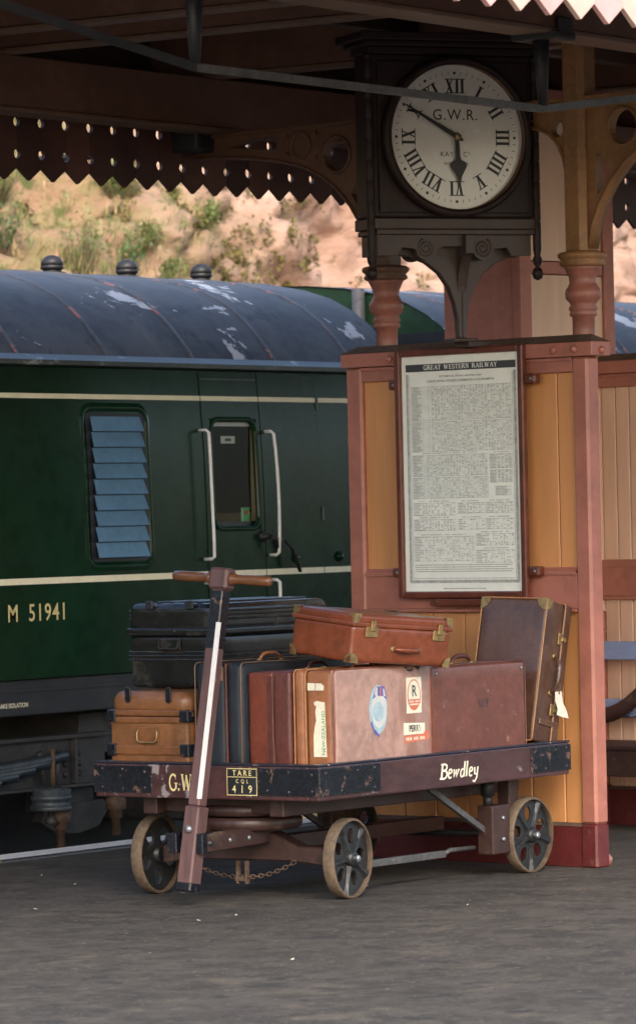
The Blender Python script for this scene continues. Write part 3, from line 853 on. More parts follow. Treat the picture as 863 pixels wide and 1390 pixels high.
hg = MB(); hg.tube([(L9(16.72), .19, .44), (L9(16.76), .19, .28)], .016, 6); hg.tube([(L9(16.88), .19, .44), (L9(16.84), .19, .28)], .016, 6); hg.build('hanger_bracket', 'under', bg_)
hg = MB(); hg.lathe([(.075, 0), (.10, .0), (.10, .022), (.093, .024), (.093, .05), (.10, .052), (.10, .074), (.093, .076), (.10, .10), (.05, .115)], (L9(16.78), .17, .155), (0, 0, 1), 20); hg.build('rubber_spring', 'spring', bg_)
hg = MB(); hg.lathe([(.012, 0), (.03, .002), (.03, .03), (.018, .035), (.018, .07)], (L9(16.78), .17, .085), (0, 0, 1), 8); hg.build('spring_nut', 'under', bg_)
for xx, z0 in ((16.84, -.03), (17.28, .0)):
    hg = MB(); hg.lathe([(.022, 0), (.022, .085), (.034, .086), (.034, .125), (.052, .13), (.052, .18), (.03, .19), (.03, .25)], (L9(xx), .16, z0), (0, 0, 1), 14); hg.build('damper_bolt', 'rust', bg_)
hg = MB(); hg.plate([[(.0, 0), (.12, -.06), (.30, -.075), (.46, -.05), (.55, .04), (.50, .08), (.05, .07)]], (L9(16.86), .30, .09), (1, 0, 0), (0, 0, 1), (0, .05, 0)); hg.build('brake_beam', 'under', bg_)
B('brake_cylinder', 'under', bg_, L9(16.98), L9(17.32), .32, .5, .12, .24, .02)
hg = MB(); hg.lathe([(.40, 0), (.46, 0), (.46, .02), (.425, .03), (.425, .12), (.36, .12), (.34, .07), (.10, .06), (.10, .0)], (L9(16.00), .60, -.45), (0, 1, 0), 40); hg.build('wheel', 'under', bg_)
B('axlebox', 'under', bg_, L9(15.86), L9(16.14), .14, .34, .0, .32, .02)
B('equipment_box', 'under', root, L9(18.2), L9(19.5), .25, 1.2, .0, .55, .02)
B('underframe_shade_plate', 'solebar', root, L9(9.1), L9(19.6), 1.30, 1.34, -.6, .62)  # opaque dark plate added behind the bogie to block light under the carriage

root2, S2, roof2, body2 = carriage('second green carriage coupled behind, its roof showing above the right-hand screen', 20.45, 31.0, False)
g2 = MB(); g2.box(-.32, .0, .62, 2.2, .5, 2.60); g2.build('gangway', 'solebar', root2, .03)
B('end_headstock', 'solebar', root2, -.012, .0, .16, 2.6, .62, 2.55)
p2 = MB(); p2.tube([(-.05, .77, .9), (-.05, .77, 2.81)], .036, 12); p2.build('exhaust_pipe', 'irongrey', root2)
for xv in (22.6, 23.4, 25.2):
    v = MB(); v.lathe([(.075, 0), (.075, .010), (.050, .014), (.050, .030), (.060, .028), (.060, .046), (.054, .050), (.059, .050), (.057, .068), (.046, .086), (.028, .098), (.001, .103)], (xv - 20.45, 1.17, 2.836), (0, 0, 1), 16); v.build('roof_ventilator', 'ironblack', roof2)

# ================================================================== PLATFORM CANOPY
cn = thing('platform_canopy', 'brown timber platform canopy with pointed valances overhead', 'canopy', (16, 10, 0))
def C_(x): return x - 16
def D_(y): return y - 10
for nm, y0 in (('far', 12.08), ('near', 8.72)):          # purlins on the bracket ends, each with a moulding strip below
    pu = B('purlin', 'canopy', cn, C_(10.2), C_(27), D_(y0), D_(y0 + .15), 3.372, 3.60, .006)
    B('moulding', 'canopy_l', pu, C_(10.2), C_(27), D_(y0 - .012), D_(y0 + .162), 3.352, 3.371, .004)
for xr_ in (12.4, 14.42, 15.05, 16.62, 18.6, 20.6, 22.6, 24.6):      # rafters
    dz = .0
    ra = B('rafter', 'canopy', cn, C_(xr_), C_(xr_ + .10), D_(7.38), D_(12.42), 3.615, 3.83, .005)
    B('moulding', 'canopy_l', ra, C_(xr_ - .012), C_(xr_ + .112), D_(7.4), D_(12.40), 3.596, 3.613, .003)
yb = 7.20
kk = 0
while yb < 12.5:                                          # roof boarding laid along the platform
    B('roof_board', 'roofboard', cn, C_(10), C_(28), D_(yb), D_(yb + .172), 3.832 + (.004 if kk % 2 else 0), 3.856 + (.004 if kk % 2 else 0), .003)
    yb += .176; kk += 1
B('roof_covering', 'gutter', cn, C_(9.9), C_(28.1), D_(7.1), D_(12.6), 3.87, 3.90)
B('fascia', 'canopy_d', cn, C_(10), C_(28), D_(7.24), D_(7.27), 3.42, 3.84)
B('fascia', 'canopy_d', cn, C_(10), C_(28), D_(12.40), D_(12.43), 3.42, 3.84)
for zr, nm in ((3.73, 0),):
    for yy in (9.0, 10.9):
        B('ceiling_joist', 'canopy_d', cn, C_(10.2), C_(27), D_(yy), D_(yy + .08), 3.70, 3.831, .004)
# valance boards: pointed ends, half-round notches that pair up as holes
BW = .178
def board_outline(top):
    h = BW / 2 - .0015
    r = .0225
    def notch(sx, zc):
        pts = []
        for i in range(9):
            a = -PI / 2 + PI * i / 8
            pts.append((sx * (h - r * math.cos(a) ), zc + r * math.sin(a)))
        return pts
    right = [(h, .058)] + notch(1, .118) + notch(1, .262) + [(h, top)]
    left = [(-p[0], p[1]) for p in reversed(right)]
    return [(0, 0)] + right + left
bmsh = {}
def valance(y, z, x0, x1, mats, top):
    x = x0; k = 0
    while x < x1:
        mt = mats[k % len(mats)]
        key = (mt, top)
        if key not in bmsh:
            o = MB().plate([board_outline(top)], (0, -.009, 0), (1, 0, 0), (0, 0, 1), (0, .018, 0)).build('valance_board', mt, cn)
            bmsh[key] = o.data
        else: o = put('valance_board', bmsh[key], cn)
        o.location = (C_(x), D_(y + random.uniform(-.002, .002)), z + random.uniform(-.003, .003))
        o.rotation_euler = (0, random.uniform(-.006, .006), 0)
        x += BW; k += 1
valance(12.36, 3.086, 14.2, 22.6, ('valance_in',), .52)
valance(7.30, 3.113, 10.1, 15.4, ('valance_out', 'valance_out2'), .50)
# trussed purlin: struts and tie rods under the near beam
Yn = 8.80
for xs_ in (12.041, 14.262):
    stt = MB()
    stt.tube([(C_(xs_), D_(Yn), 3.36), (C_(xs_), D_(Yn), 3.22), (C_(xs_), D_(Yn), 3.085)], [.034, .026, .018], 10)
    so = stt.build('strut', 'ironblack', cn)
    B('strut_shoe', 'ironblack', so, C_(xs_ - .075), C_(xs_ + .085), D_(Yn - .105), D_(Yn + .09), 3.33, 3.362, .008)
    B('strut_clamp', 'ironblack', so, C_(xs_ - .03), C_(xs_ + .06), D_(Yn - .105), D_(Yn - .083), 3.345, 3.415, .006)
rd = MB(); rd.bar((C_(12.041), D_(Yn), 3.073), (C_(14.262), D_(Yn), 3.073), .008, .014); rd.build('tie_rod', 'irongrey', cn)
rd = MB(); rd.bar((C_(12.041), D_(Yn), 3.073), (C_(10.3), D_(Yn), 3.29), .008, .014); rd.build('tie_rod', 'ironblack', cn)
rd = MB(); rd.bar((C_(14.262), D_(Yn), 3.073), (C_(16.6), D_(Yn), 3.37), .008, .014); rd.build('tie_rod', 'irongrey', cn)
# iron shoe and cross rod by the far bracket end
sh = B('bracket_shoe', 'ironblack', cn, C_(16.70), C_(16.92), D_(12.20), D_(12.44), 3.27, 3.40, .02)
rd = MB(); rd.tube([(C_(16.80), D_(12.36), 3.285), (C_(16.78), D_(14.9), 3.33)], .016, 8)
rd2 = MB(); rd2.tube([(C_(16.75), D_(12.36), 3.285), (C_(15.8), D_(13.2), 3.27)], .001, 3)
rd.build('cross_rod', 'ironblack', sh)

# ================================================================== SCREENS (windbreaks) -- local frame: x along the screen to the train, y away from the camera
SD = R(81.5)
SO = Vector((16.351, 9.890, 0))
def screen_frame(o): 
    # local x -> s direction, local y -> depth direction
    s = Vector((math.cos(SD), math.sin(SD), 0)); n = Vector((s.y, -s.x, 0))
    M_ = Matrix((s, n, Vector((0, 0, 1)))).transposed().to_4x4()      # left handed: fixed below by negating x
    return s, n
SV, NV = screen_frame(SO)
# a right handed local frame: X = -s (to the right in the picture), Y = depth, Z = up
def smatrix(o):
    M_ = Matrix((-SV, NV, Vector((0, 0, 1)))).transposed().to_4x4(); M_.translation = o
    return M_
def build_screen(label, o, s0, s1, board, frame, plinth, board_edges, bolts=True):
    """s0 right end, s1 left end measured along s; local x = -s"""
    root = thing('windbreak_screen', label, 'screen', mtx=smatrix(o), group='timber windbreak screens on the platform')
    T = .085
    X = lambda s: -s
    for a, b in ((s0 + .035, s0 + .120), (s1 - .10, s1 - .005)):
        po = B('post', frame, root, X(a), X(b), .0, T, .19, 2.214, .010, 1)
        B('post_foot', plinth, po, X(a - .001), X(b + .001), -.003, T + .002, 0, .189, .008, 1)
    a, b = s0 + .12, s1 - .10
    B('top_rail', frame, root, X(a), X(b), .004, T - .004, 2.150, 2.214, .003)
    B('moulding', frame, root, X(a), X(b), -.004, .006, 2.198, 2.2135, .003)
    B('middle_rail', frame, root, X(a), X(b), .006, T - .006, 1.123, 1.282, .003)
    mo = MB(); mo.add([(X(b), -.004, 1.283), (X(a), -.004, 1.283), (X(a), .022, 1.304), (X(b), .022, 1.304), (X(b), .03, 1.275), (X(a), .03, 1.275), (X(a), -.004, 1.272), (X(b), -.004, 1.272)],
                      [(0, 1, 2, 3), (7, 6, 1, 0), (3, 2, 5, 4), (4, 5, 6, 7)]); mo.build('sill_moulding', frame, root)
    B('moulding', frame, root, X(a), X(b), -.002, .008, 1.108, 1.1225, .003)
    pl = B('plinth', plinth, root, X(a), X(b), .008, T - .008, 0, .176, .004)
    mo = MB(); mo.add([(X(b), -.006 + .012, .177), (X(a), .006, .177), (X(a), .03, .196), (X(b), .03, .196)], [(0, 1, 2, 3)]); mo.build('plinth_top', 'captop', pl)
    for i in range(len(board_edges) - 1):
        e0, e1 = board_edges[i], board_edges[i + 1]
        for z0, z1 in ((.19, 1.108), (1.29, 2.150)):
            B('board', board, root, X(e0 + .003), X(e1 - .003), .024 + random.uniform(0, .0015), .044, z0, z1, .003, 1)
        B('backing_board', board, root, X(e0), X(e1), .047, .052, .19, 2.15)
    # weathered capping: upright fascia and sloping top
    c = MB()
    xa, xb = X(s0 - .012), X(s1 + .004)
    c.add([(xb, -.022, 2.216), (xa, -.022, 2.216), (xa, T + .022, 2.216), (xb, T + .022, 2.216),
           (xb, -.022, 2.278), (xa, -.022, 2.278), (xa, T + .022, 2.278), (xb, T + .022, 2.278)],
          [(0, 3, 2, 1), (0, 1, 5, 4), (1, 2, 6, 5), (2, 3, 7, 6), (3, 0, 4, 7), (4, 5, 6, 7)])
    co = c.build('capping', frame, root, .004)
    t = MB()
    t.add([(xb, -.024, 2.2785), (xa, -.024, 2.2785), (xa, T + .024, 2.2785), (xb, T + .024, 2.2785), (xb - -.05, T / 2, 2.312), (xa - .05, T / 2, 2.312)],
          [(0, 1, 5, 4), (1, 2, 5), (2, 3, 4, 5), (3, 0, 4)])
    t.build('capping_top', 'captop', co)
    if bolts:
        for sb in (s0 + .085, s0 + .20, s1 - .30):
            h = MB(); h.lathe([(.017, 0), (.017, .006), (.010, .016), (.001, .018)], (X(sb), -.022, 2.246), (0, -1, 0), 10); h.build('bolt', frame, root)
        h = MB(); h.lathe([(.017, 0), (.017, .006), (.010, .016), (.001, .018)], (xa, T * .5, 2.240), (1, 0, 0), 10); h.build('bolt', frame, root)
    return root
edges1 = [.088, .196, .384, .572, .760, .948, 1.138, 1.335]
scr1 = build_screen('ochre boarded screen in terracotta frame behind the trolley, carrying the framed timetable', SO, -.03, 1.43, 'ochre', 'salmon', 'maroon', edges1)
O2 = Vector((18.619, 11.118, 0))
edges2 = [-.93, -.76, -.59, -.42, -.25, -.075, .01, .10, .27, .38]
scr2 = build_screen('tan boarded screen farther off, at the right edge behind the blue bench', O2, -1.05, .48, 'tan_board', 'salmon', 'maroon', edges2, False)

# ---- framed timetable
tt = thing('timetable_board', 'framed Great Western Railway timetable hung on the ochre screen', 'timetable', mtx=smatrix(SO + NV * -.026 + Vector((0, 0, 1.172))))
xl, xr_, H_ = -1.078, -.325, 1.108
tilt = 0
def TB(name, mt, par, x0, x1, y0, y1, z0, z1, bv=0): return B(name, mt, par, x0, x1, y0, y1, z0, z1, bv)
fw = .030
for (a, b, c, d_) in ((xl, xl + fw, 0, H_), (xr_ - fw, xr_, 0, H_)):
    TB('frame_side', 'frame', tt, a, b, -.030, .0, c, d_, .006)
for (c, d_) in ((0, fw), (H_ - fw, H_)):
    TB('frame_side', 'frame', tt, xl + fw + .0005, xr_ - fw - .0005, -.029, .0, c, d_, .006)
TB('back_panel', 'frame', tt, xl + .01, xr_ - .01, -.006, .0, .01, H_ - .01)
pa = TB('printed_sheet', 'ttpaper', tt, xl + fw, xr_ - fw, -.010, -.0065, fw, H_ - fw)
px0, px1, pz0, pz1 = xl + fw + .032, xr_ - fw - .030, fw + .058, H_ - fw - .036
W_ = px1 - px0; Hh = pz1 - pz0
yp = -.0104
def P2(u, v, k=0): return (px0 + W_ * u, yp - .0001 * k, pz0 + Hh * v)
def rect(mb, u0, u1, v0, v1, k=0): mb.quad(P2(u0, v0, k), P2(u1, v0, k), P2(u1, v1, k), P2(u0, v1, k))
band = MB(); rect(band, -.012, 1.012, .9655, 1.0, 1); band.build('heading_band', 'ink', pa, recalc=False)
hd = MB(); serif(hd, 'GREAT WESTERN RAILWAY', P2(.5, .9735, 3), (1, 0, 0), (0, 0, 1), .0205, 1.16, center=True, weight=1.15); hd.build('heading_lettering', 'ttpaper', pa)
bd = MB()
for (u0, u1, v0, v1) in ((-.012, .012, -.012, .955), (.988, 1.012, -.012, .955), (-.012, 1.012, -.022, -.008)): rect(bd, u0, u1, v0, v1, 1)
for (u0, u1, v0, v1) in ((.020, .0245, -.0, .95), (.976, .9805, -.0, .95), (.02, .98, -.002, .001)): rect(bd, u0, u1, v0, v1, 1)
bd.build('printed_border', 'inkgrey', pa, recalc=False)
sub = MB()
sans(sub, 'OCTOBER 2nd, 1939 and until further notice', P2(.5, .936, 2), (1, 0, 0), (0, 0, 1), .0085, 1.1, .01, 'CENTER')
sans(sub, 'LONDON, OXFORD, WORCESTER, KIDDERMINSTER and WOLVERHAMPTON', P2(.5, .914, 2), (1, 0, 0), (0, 0, 1), .0092, .86, .012, 'CENTER')
sub.build('subheading_lettering', 'ink', pa)
tn = MB(); ink = MB(); lin = MB()
def table(u0, u1, v0, v1, cols, rows, head=True, dens=.72, tone=True):
    if tone: rect(tn, u0, u1, v0, v1, 1)
    for (a, b) in ((v0, v0 + .0014), (v1 - .0014, v1)): rect(lin, u0, u1, a, b, 2)
    for c in range(cols + 1):
        u = u0 + (u1 - u0) * c / cols
        if random.random() < .8: rect(lin, u - .0009, u + .0009, v0, v1, 2)
    for r in range(rows):
        v = v1 - (v1 - v0) * (r + .5) / rows
        # place names, then times
        a = u0 + .004
        rect(ink, a, a + min(.10, (u1 - u0) * .3) * random.uniform(.4, 1.), v - .0017, v + .0017, 3)
        for c in range(max(1, int(cols * .22)), cols):
            if random.random() > dens: continue
            ua = u0 + (u1 - u0) * (c + .2) / cols; ub = u0 + (u1 - u0) * (c + random.uniform(.5, .9)) / cols
            hgt = random.choice((.0016, .0018, .0023))
            rect(ink, ua, ub, v - hgt, v + hgt, 3)
    if head:
        cu_ = (u0 + u1) / 2
        n = int((u1 - u0) * 55)
        for i in range(n):
            if random.random() < .82:
                ua = cu_ + (i - n / 2) * .0135
                if u0 < ua < u1 - .012: rect(ink, ua, ua + .010, v1 + .006, v1 + .0105, 3)
table(.035, .965, .735, .895, 34, 26, False, .55)
table(.035, .965, .590, .730, 34, 22, False, .5)
table(.035, .740, .475, .575, 26, 15, True, .55)
table(.035, .740, .372, .470, 26, 14, False, .45)
table(.755, .965, .505, .572, 6, 10, True, .8)
table(.755, .965, .440, .498, 6, 9, False, .8)
rect(tn, .80, .95, .378, .425, 1)
for k in range(6): rect(ink, .81, .81 + .12 * random.uniform(.7, 1), .382 + k * .0072, .3855 + k * .0072, 3)
table(.035, .43, .292, .352, 14, 9, True, .7, False)
table(.45, .70, .300, .350, 9, 7, True, .7, False)
table(.71, .965, .300, .350, 9, 7, True, .7, False)
table(.035, .43, .222, .275, 14, 8, True, .7, False)
table(.45, .70, .225, .275, 9, 6, True, .3, False)
table(.71, .965, .225, .275, 8, 6, True, .6, False)
table(.035, .60, .080, .195, 22, 15, True, .6, False)
table(.615, .965, .150, .205, 14, 8, True, .6, False)
table(.615, .965, .070, .130, 14, 8, True, .6, False)
for k in range(4): rect(ink, .04, .96 - random.uniform(0, .1), .030 + k * .010, .034 + k * .010, 3)
rect(ink, .30, .70, -.050, -.046, 3)
tn.build('table_tone', 'tint', pa, recalc=False)
o = ink.build('table_figures', 'inkgrey', pa, recalc=False); o['kind'] = 'stuff'
lin.build('table_rules', 'inkgrey', pa, recalc=False)
pn = MB(); pn.quad((xl + fw, -.016, fw), (xr_ - fw, -.016, fw), (xr_ - fw, -.016, H_ - fw), (xl + fw, -.016, H_ - fw)); pn.build('pane', 'ttglass', tt, recalc=False)
for zz in (.115, .955):
    for a, b in ((xr_ + .0005, xr_ + .062), (xl - .046, xl - .0005)):
        lg = TB('fixing_lug', 'frame', tt, a, b, -.020, .025, zz - .022, zz + .022, .010)
        h = MB(); h.lathe([(.008, 0), (.006, .004), (.001, .005)], ((a + b) / 2 + .008, -.020, zz), (0, -1, 0), 8); h.build('screw', 'bolt', lg)
lg = TB('rest_batten', 'frame', tt, -.90, -.52, -.02, .022, -.034, -.004, .004)
for xx in (-.86, -.56):
    h = MB(); h.lathe([(.005, 0), (.004, .003), (.001, .004)], (xx, -.020, -.018), (0, -1, 0), 8); h.build('screw', 'bolt', lg)

# ================================================================== CANOPY COLUMNS (local x = -s, y = depth)
def column(label, s, side, mtb):
    root = thing('canopy_column', label, 'column', mtx=smatrix(SO + SV * s + NV * .155), group='cast iron canopy columns at the screen')
    c = MB()
    c.lathe([(.075, 0), (.075, .03), (.058, .05), (.052, .10), (.049, 2.33), (.049, 2.392), (.060, 2.398), (.062, 2.408), (.056, 2.416), (.062, 2.422), (.064, 2.434), (.056, 2.444),
             (.060, 2.455), (.074, 2.470), (.079, 2.49), (.077, 2.51), (.066, 2.525), (.058, 2.545), (.062, 2.57), (.076, 2.60), (.084, 2.612)], n=28)
    c.build('shaft', 'column', root)
    k = MB()
    k.lathe([(.086, 2.612), (.098, 2.618), (.100, 2.630), (.092, 2.638), (.098, 2.645), (.108, 2.655), (.108, 2.668), (.094, 2.676), (.070, 2.680)], n=28)
    k.build('capital_ring', mtb, root)
    p = MB(); h = .062
    p.plate([[(-h, -h + .025), (-h + .025, -h), (h - .025, -h), (h, -h + .025), (h, h - .025), (h - .025, h), (-h + .025, h), (-h, h - .025)]], (0, 0, 2.681), (1, 0, 0), (0, 1, 0), (0, 0, .92))
    p.build('upper_post', mtb, root)
    # pierced spandrel brackets
    for sgn, full in side:
        ln = 1.17
        arch = [(.06, 2.690), (.085, 2.79), (.125, 2.88), (.185, 2.965), (.265, 3.045), (.36, 3.11), (.48, 3.163), (.63, 3.20), (.82, 3.228), (1.02, 3.244), (ln, 3.250)]
        if full < 1:
            arch = [(.06 + (q[0] - .06) * full, 3.25 - (3.25 - q[1]) * min(1, full * 1.25)) for q in arch]
        sc_ = full
        out = arch + [(arch[-1][0], 3.352), (.06, 3.352)]
        holes = []
        if full >= 1:
            holes = [circ(.265, 3.205, .078, n=22), [(.685, 3.255), (.96, 3.285), (.685, 3.317), (.655, 3.31), (.645, 3.286), (.655, 3.262)],
                     [(.105, 3.09), (.125, 3.10), (.150, 3.06), (.185, 3.02), (.160, 2.985), (.125, 2.93), (.108, 2.92)]]
        else:
            holes = [circ(.20 * full + .05, 3.22, .06 * max(.6, full), n=20)]
        b = MB(); b.plate([out] + holes, (0, -.022, 0), (sgn, 0, 0), (0, 0, 1), (0, .044, 0))
        bo = b.build('bracket', mtb, root, .004, 1)
        # rib along the arch and the top
        r = MB()
        r.tube([(sgn * q[0], 0, q[1]) for q in arch], .011, 6, flat=3.6, up=(0, 1, 0)); r.build('arch_rib', mtb, bo)
        B('top_rib', mtb, bo, sgn * .06, sgn * arch[-1][0], -.045, .045, 3.335, 3.3535, .003)
        if full >= 1:
            for (cx, cz, rr) in ((.265, 3.205, .083), (.49, 3.262, .058)):
                q = MB(); pts = [(sgn * (cx + rr * math.cos(2 * PI * i / 20)), -.024, cz + rr * math.sin(2 * PI * i / 20)) for i in range(21)]
                q.tube(pts, .009, 6, caps=False); q.build('roundel', mtb, bo)
            for cx, cz in ((.40, 3.315), (.40, 3.20), (.575, 3.31), (.575, 3.225), (.12, 3.315)):
                q = MB(); q.lathe([(.012, 0), (.009, .007), (.001, .010)], (sgn * cx, -.022, cz), (0, -1, 0), 8); q.build('boss', mtb, bo)
    return root
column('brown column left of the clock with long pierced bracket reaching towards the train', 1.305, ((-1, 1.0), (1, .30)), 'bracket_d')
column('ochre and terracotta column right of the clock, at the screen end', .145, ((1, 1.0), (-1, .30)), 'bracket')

# ================================================================== STATION CLOCK on the screen
CE = (rgt * math.cos(R(22)) + Vector((math.cos(YAW), math.sin(YAW), 0)) * math.sin(R(22))).normalized()   # to the right along the dial
CN = Vector((CE.y, -CE.x, 0)).normalized()                                                             # out of the dial
if CN.dot(fwd) > 0: CN = -CN
cpos = SO + SV * .646 + NV * -.17
cm = Matrix((CE, -CN, Vector((0, 0, 1)))).transposed().to_4x4(); cm.translation = cpos
ck = thing('station_clock', 'large dark wooden station clock with white dial standing on the screen', 'clock', mtx=cm)
# local: x right along the dial, y away from the viewer, z up.
cw, cd = .385, .09
Z0, Z1 = 2.760, 3.572
case = B('case', 'clockwood', ck, -cw, cw, -cd, cd, Z0 + .08, Z1 - .02, .008)
DZ = 3.190; DXc = .006
# cornice
co = MB()
for k, (e_, z0, z1) in enumerate(((.012, Z1 - .02, Z1 + .012), (.035, Z1 + .0125, Z1 + .035), (.062, Z1 + .0355, Z1 + .072))):
    co.box(-cw - e_, cw + e_, -cd - e_, cd + e_, z0, z1)
co.build('cornice', 'clockwood', ck, .006)
B('base_rail', 'clockped', ck, -cw - .008, cw + .008, -cd - .012, cd + .012, Z0 + .028, Z0 + .078, .006)
B('base_moulding', 'clockped', ck, -cw + .01, cw - .01, -cd - .022, cd + .02, Z0 + .005, Z0 + .0275, .004)
# scroll-cut apron
ap = [(-cw + .02, Z0 + .004), (-cw + .02, Z0 - .085), (-.27, Z0 - .085), (-.25, Z0 - .05), (-.19, Z0 - .055)] + \
     [(-.135 + .05 * math.cos(R(a)), Z0 - .055 + .05 * math.sin(R(a))) for a in range(190, 361, 17)] + \
     [(-.05, Z0 - .045), (.05, Z0 - .045)] + [(.135 + .05 * math.cos(R(a)), Z0 - .055 + .05 * math.sin(R(a))) for a in range(180, 351, 17)] + \
     [(.19, Z0 - .055), (.25, Z0 - .05), (.27, Z0 - .085), (cw - .02, Z0 - .085), (cw - .02, Z0 + .004)]
for yy in (-cd, cd - .025):
    a_ = MB(); a_.plate([ap], (0, yy, 0), (1, 0, 0), (0, 0, 1), (0, .025, 0)); ao = a_.build('apron', 'clockped', ck)
    for cx in (-.135, .135):
        q = MB(); pts = []
        for i in range(40):
            t_ = i / 39.; aa = 2.2 * 2 * PI * t_; rr = .042 * (1 - t_ * .85)
            pts.append((cx + rr * math.cos(aa + 2) * (1 if cx < 0 else -1), yy + (.0 if yy < 0 else .025), Z0 - .052 + rr * math.sin(aa + 2)))
        q.tube(pts, .005, 5); q.build('scroll', 'clockped', ao)
for yy in (-cd + .03, cd - .05): pass
B('apron_side', 'clockped', ck, -cw + .02, -cw + .045, -cd + .026, cd - .026, Z0 - .08, Z0 + .0)
B('apron_side', 'clockped', ck, cw - .045, cw - .02, -cd + .026, cd - .026, Z0 - .08, Z0 + .0)
# turned corner posts with ball finials
for sx in (-1, 1):
    for sy in (-1,):
        q = MB()
        prof = [(.001, Z0 - .195), (.020, Z0 - .185), (.026, Z0 - .165), (.020, Z0 - .145), (.009, Z0 - .135), (.018, Z0 - .12), (.022, Z0 - .10), (.014, Z0 - .085), (.019, Z0 - .06), (.019, Z0 + .02)]
        for i in range(9):
            z = Z0 + .06 + i * .088
            prof += [(.019, z), (.016, z + .006), (.019, z + .012)]
        prof.append((.019, Z1 - .02))
        q.lathe(prof, (sx * (cw + .010), sy * (cd - .01) - .012, 0), (0, 0, 1), 14); q.build('corner_post', 'clockwood', ck)
# dial
B('dial_board', 'clockwood', ck, -cw + .03, cw - .03, -cd - .012, -cd - .0005, Z0 + .10, Z1 - .05, .004)
bz = MB(); bz.lathe([(.318, .0), (.352, .0), (.352, .035), (.345, .048), (.332, .052), (.322, .046), (.318, .03), (.318, 0)], (DXc, -cd - .0125, DZ), (0, -1, 0), 64, caps=False)
bzo = bz.build('bezel', 'clockwood', ck)
br = MB(); br.lathe([(.316, .0), (.3185, .0), (.3185, .040), (.316, .040), (.316, 0)], (DXc, -cd - .0128, DZ), (0, -1, 0), 64, caps=False); br.build('brass_ring', 'bracket_d', bzo)
dl = MB(); dl.lathe([(.3175, 0), (.3175, .008)], (DXc, -cd - .0125, DZ), (0, -1, 0), 64, False); dial = dl.build('dial', 'dial', ck)
yd = -cd - .0125 - .0083
def DP(x, z, k=0): return Vector((DXc + x, yd - .0002 * k, DZ + z))
RO, RI = .256, .192
NUM = ['XII', 'I', 'II', 'III', 'IIII', 'V', 'VI', 'VII', 'VIII', 'IX', 'X', 'XI']
GW = {'I': .025, 'V': .047, 'X': .047}
for i, s_ in enumerate(NUM):
    nm = MB()
    th = R(90 - 30 * i)
    upd = Vector((math.cos(th), 0, math.sin(th))); rtd = Vector((math.sin(th), 0, -math.cos(th)))
    wtot = sum(GW[c] for c in s_); sq = min(1., .118 / wtot) if len(s_) > 2 else 1.
    xx = -wtot / 2
    def q4(x0, r0, x1, r1, t, k):
        # stroke from (x0,r0) to (x1,r1), t wide
        a0 = upd * r0 + rtd * (x0 - t / 2) * sq; a1 = upd * r0 + rtd * (x0 + t / 2) * sq
        b0 = upd * r1 + rtd * (x1 - t / 2) * sq; b1 = upd * r1 + rtd * (x1 + t / 2) * sq
        nm.quad(*[DP(v.x, v.z, k) for v in (a0, a1, b1, b0)])
    for j, c in enumerate(s_):
        w = GW[c]; k = 1 + j % 3
        if c == 'I': q4(xx + w / 2, RI, xx + w / 2, RO, .0125, k)
        elif c == 'V': q4(xx + w / 2, RI, xx + .012, RO, .0125, k); q4(xx + w / 2, RI, xx + w - .010, RO, .006, k + 3)
        else: q4(xx + w - .012, RI, xx + .012, RO, .0125, k); q4(xx + .010, RI, xx + w - .010, RO, .006, k + 3)
        xx += w
    for rr in (RI, RO - .004):
        q4(-wtot / 2 + .004, rr, wtot / 2 * 0 + -wtot / 2 + .004, rr + .004, .001, 1)
        a0 = upd * rr + rtd * (-wtot / 2 * sq); a1 = upd * rr + rtd * (wtot / 2 * sq)
        nm.quad(*[DP(v.x, v.z, 8) for v in (a0, a1, a1 + upd * .004, a0 + upd * .004)])
    nm.build('hour_numeral', 'dialblack', dial, recalc=False)

mk = MB()
for i in range(60):
    th = R(6 * i); upd = Vector((math.sin(th), 0, math.cos(th))); rtd = Vector((math.cos(th), 0, -math.sin(th)))
    if i % 5 == 0:
        c0 = upd * .281
        mk.add([DP((c0 + upd * .0085 * math.cos(a) + rtd * .0085 * math.sin(a)).x, (c0 + upd * .0085 * math.cos(a) + rtd * .0085 * math.sin(a)).z, 1) for a in (0, PI / 2, PI, 1.5 * PI)], [(0, 1, 2, 3)])
    else:
        a0, a1 = upd * .274, upd * .288
        mk.quad(*[DP(v.x, v.z, 1) for v in (a0 - rtd * .0013, a0 + rtd * .0013, a1 + rtd * .0013, a1 - rtd * .0013)])
mk.build('minute_marks', 'dialblack', dial, recalc=False)['kind'] = 'stuff'
lt = MB()
sans(lt, 'G.W.R.', DP(0, .076, 1), (1, 0, 0), (0, 0, 1), .046, .95, .006, 'CENTER', 1.15)
lt.build('dial_lettering', 'dialblack', dial); lt = MB()
sans(lt, 'KAY & C', DP(-.010, -.084, 1), (1, 0, 0), (0, 0, 1), .021, 1.0, .004, 'CENTER', 1.15)
sans(lt, 'o', DP(.058, -.074, 1), (1, 0, 0), (0, 0, 1), .013, 1.0, .004, 'LEFT')
lt.build('maker_lettering', 'dialblack', dial); lt = MB()
sans(lt, 'WORCESTER', DP(0, -.122, 1), (1, 0, 0), (0, 0, 1), .013, 1.0, .004, 'CENTER', 1.1)
lt.build('town_lettering', 'dialblack', dial)
def hand(name, ang, pts, yk):
    th = R(ang); upd = Vector((math.sin(th), 0, math.cos(th))); rtd = Vector((math.cos(th), 0, -math.sin(th)))
    q = MB(); q.plate([pts], DP(0, 0) + Vector((0, -yk, 0)), rtd, upd, (0, -.002, 0)); return q.build(name, 'dialblack', dial)
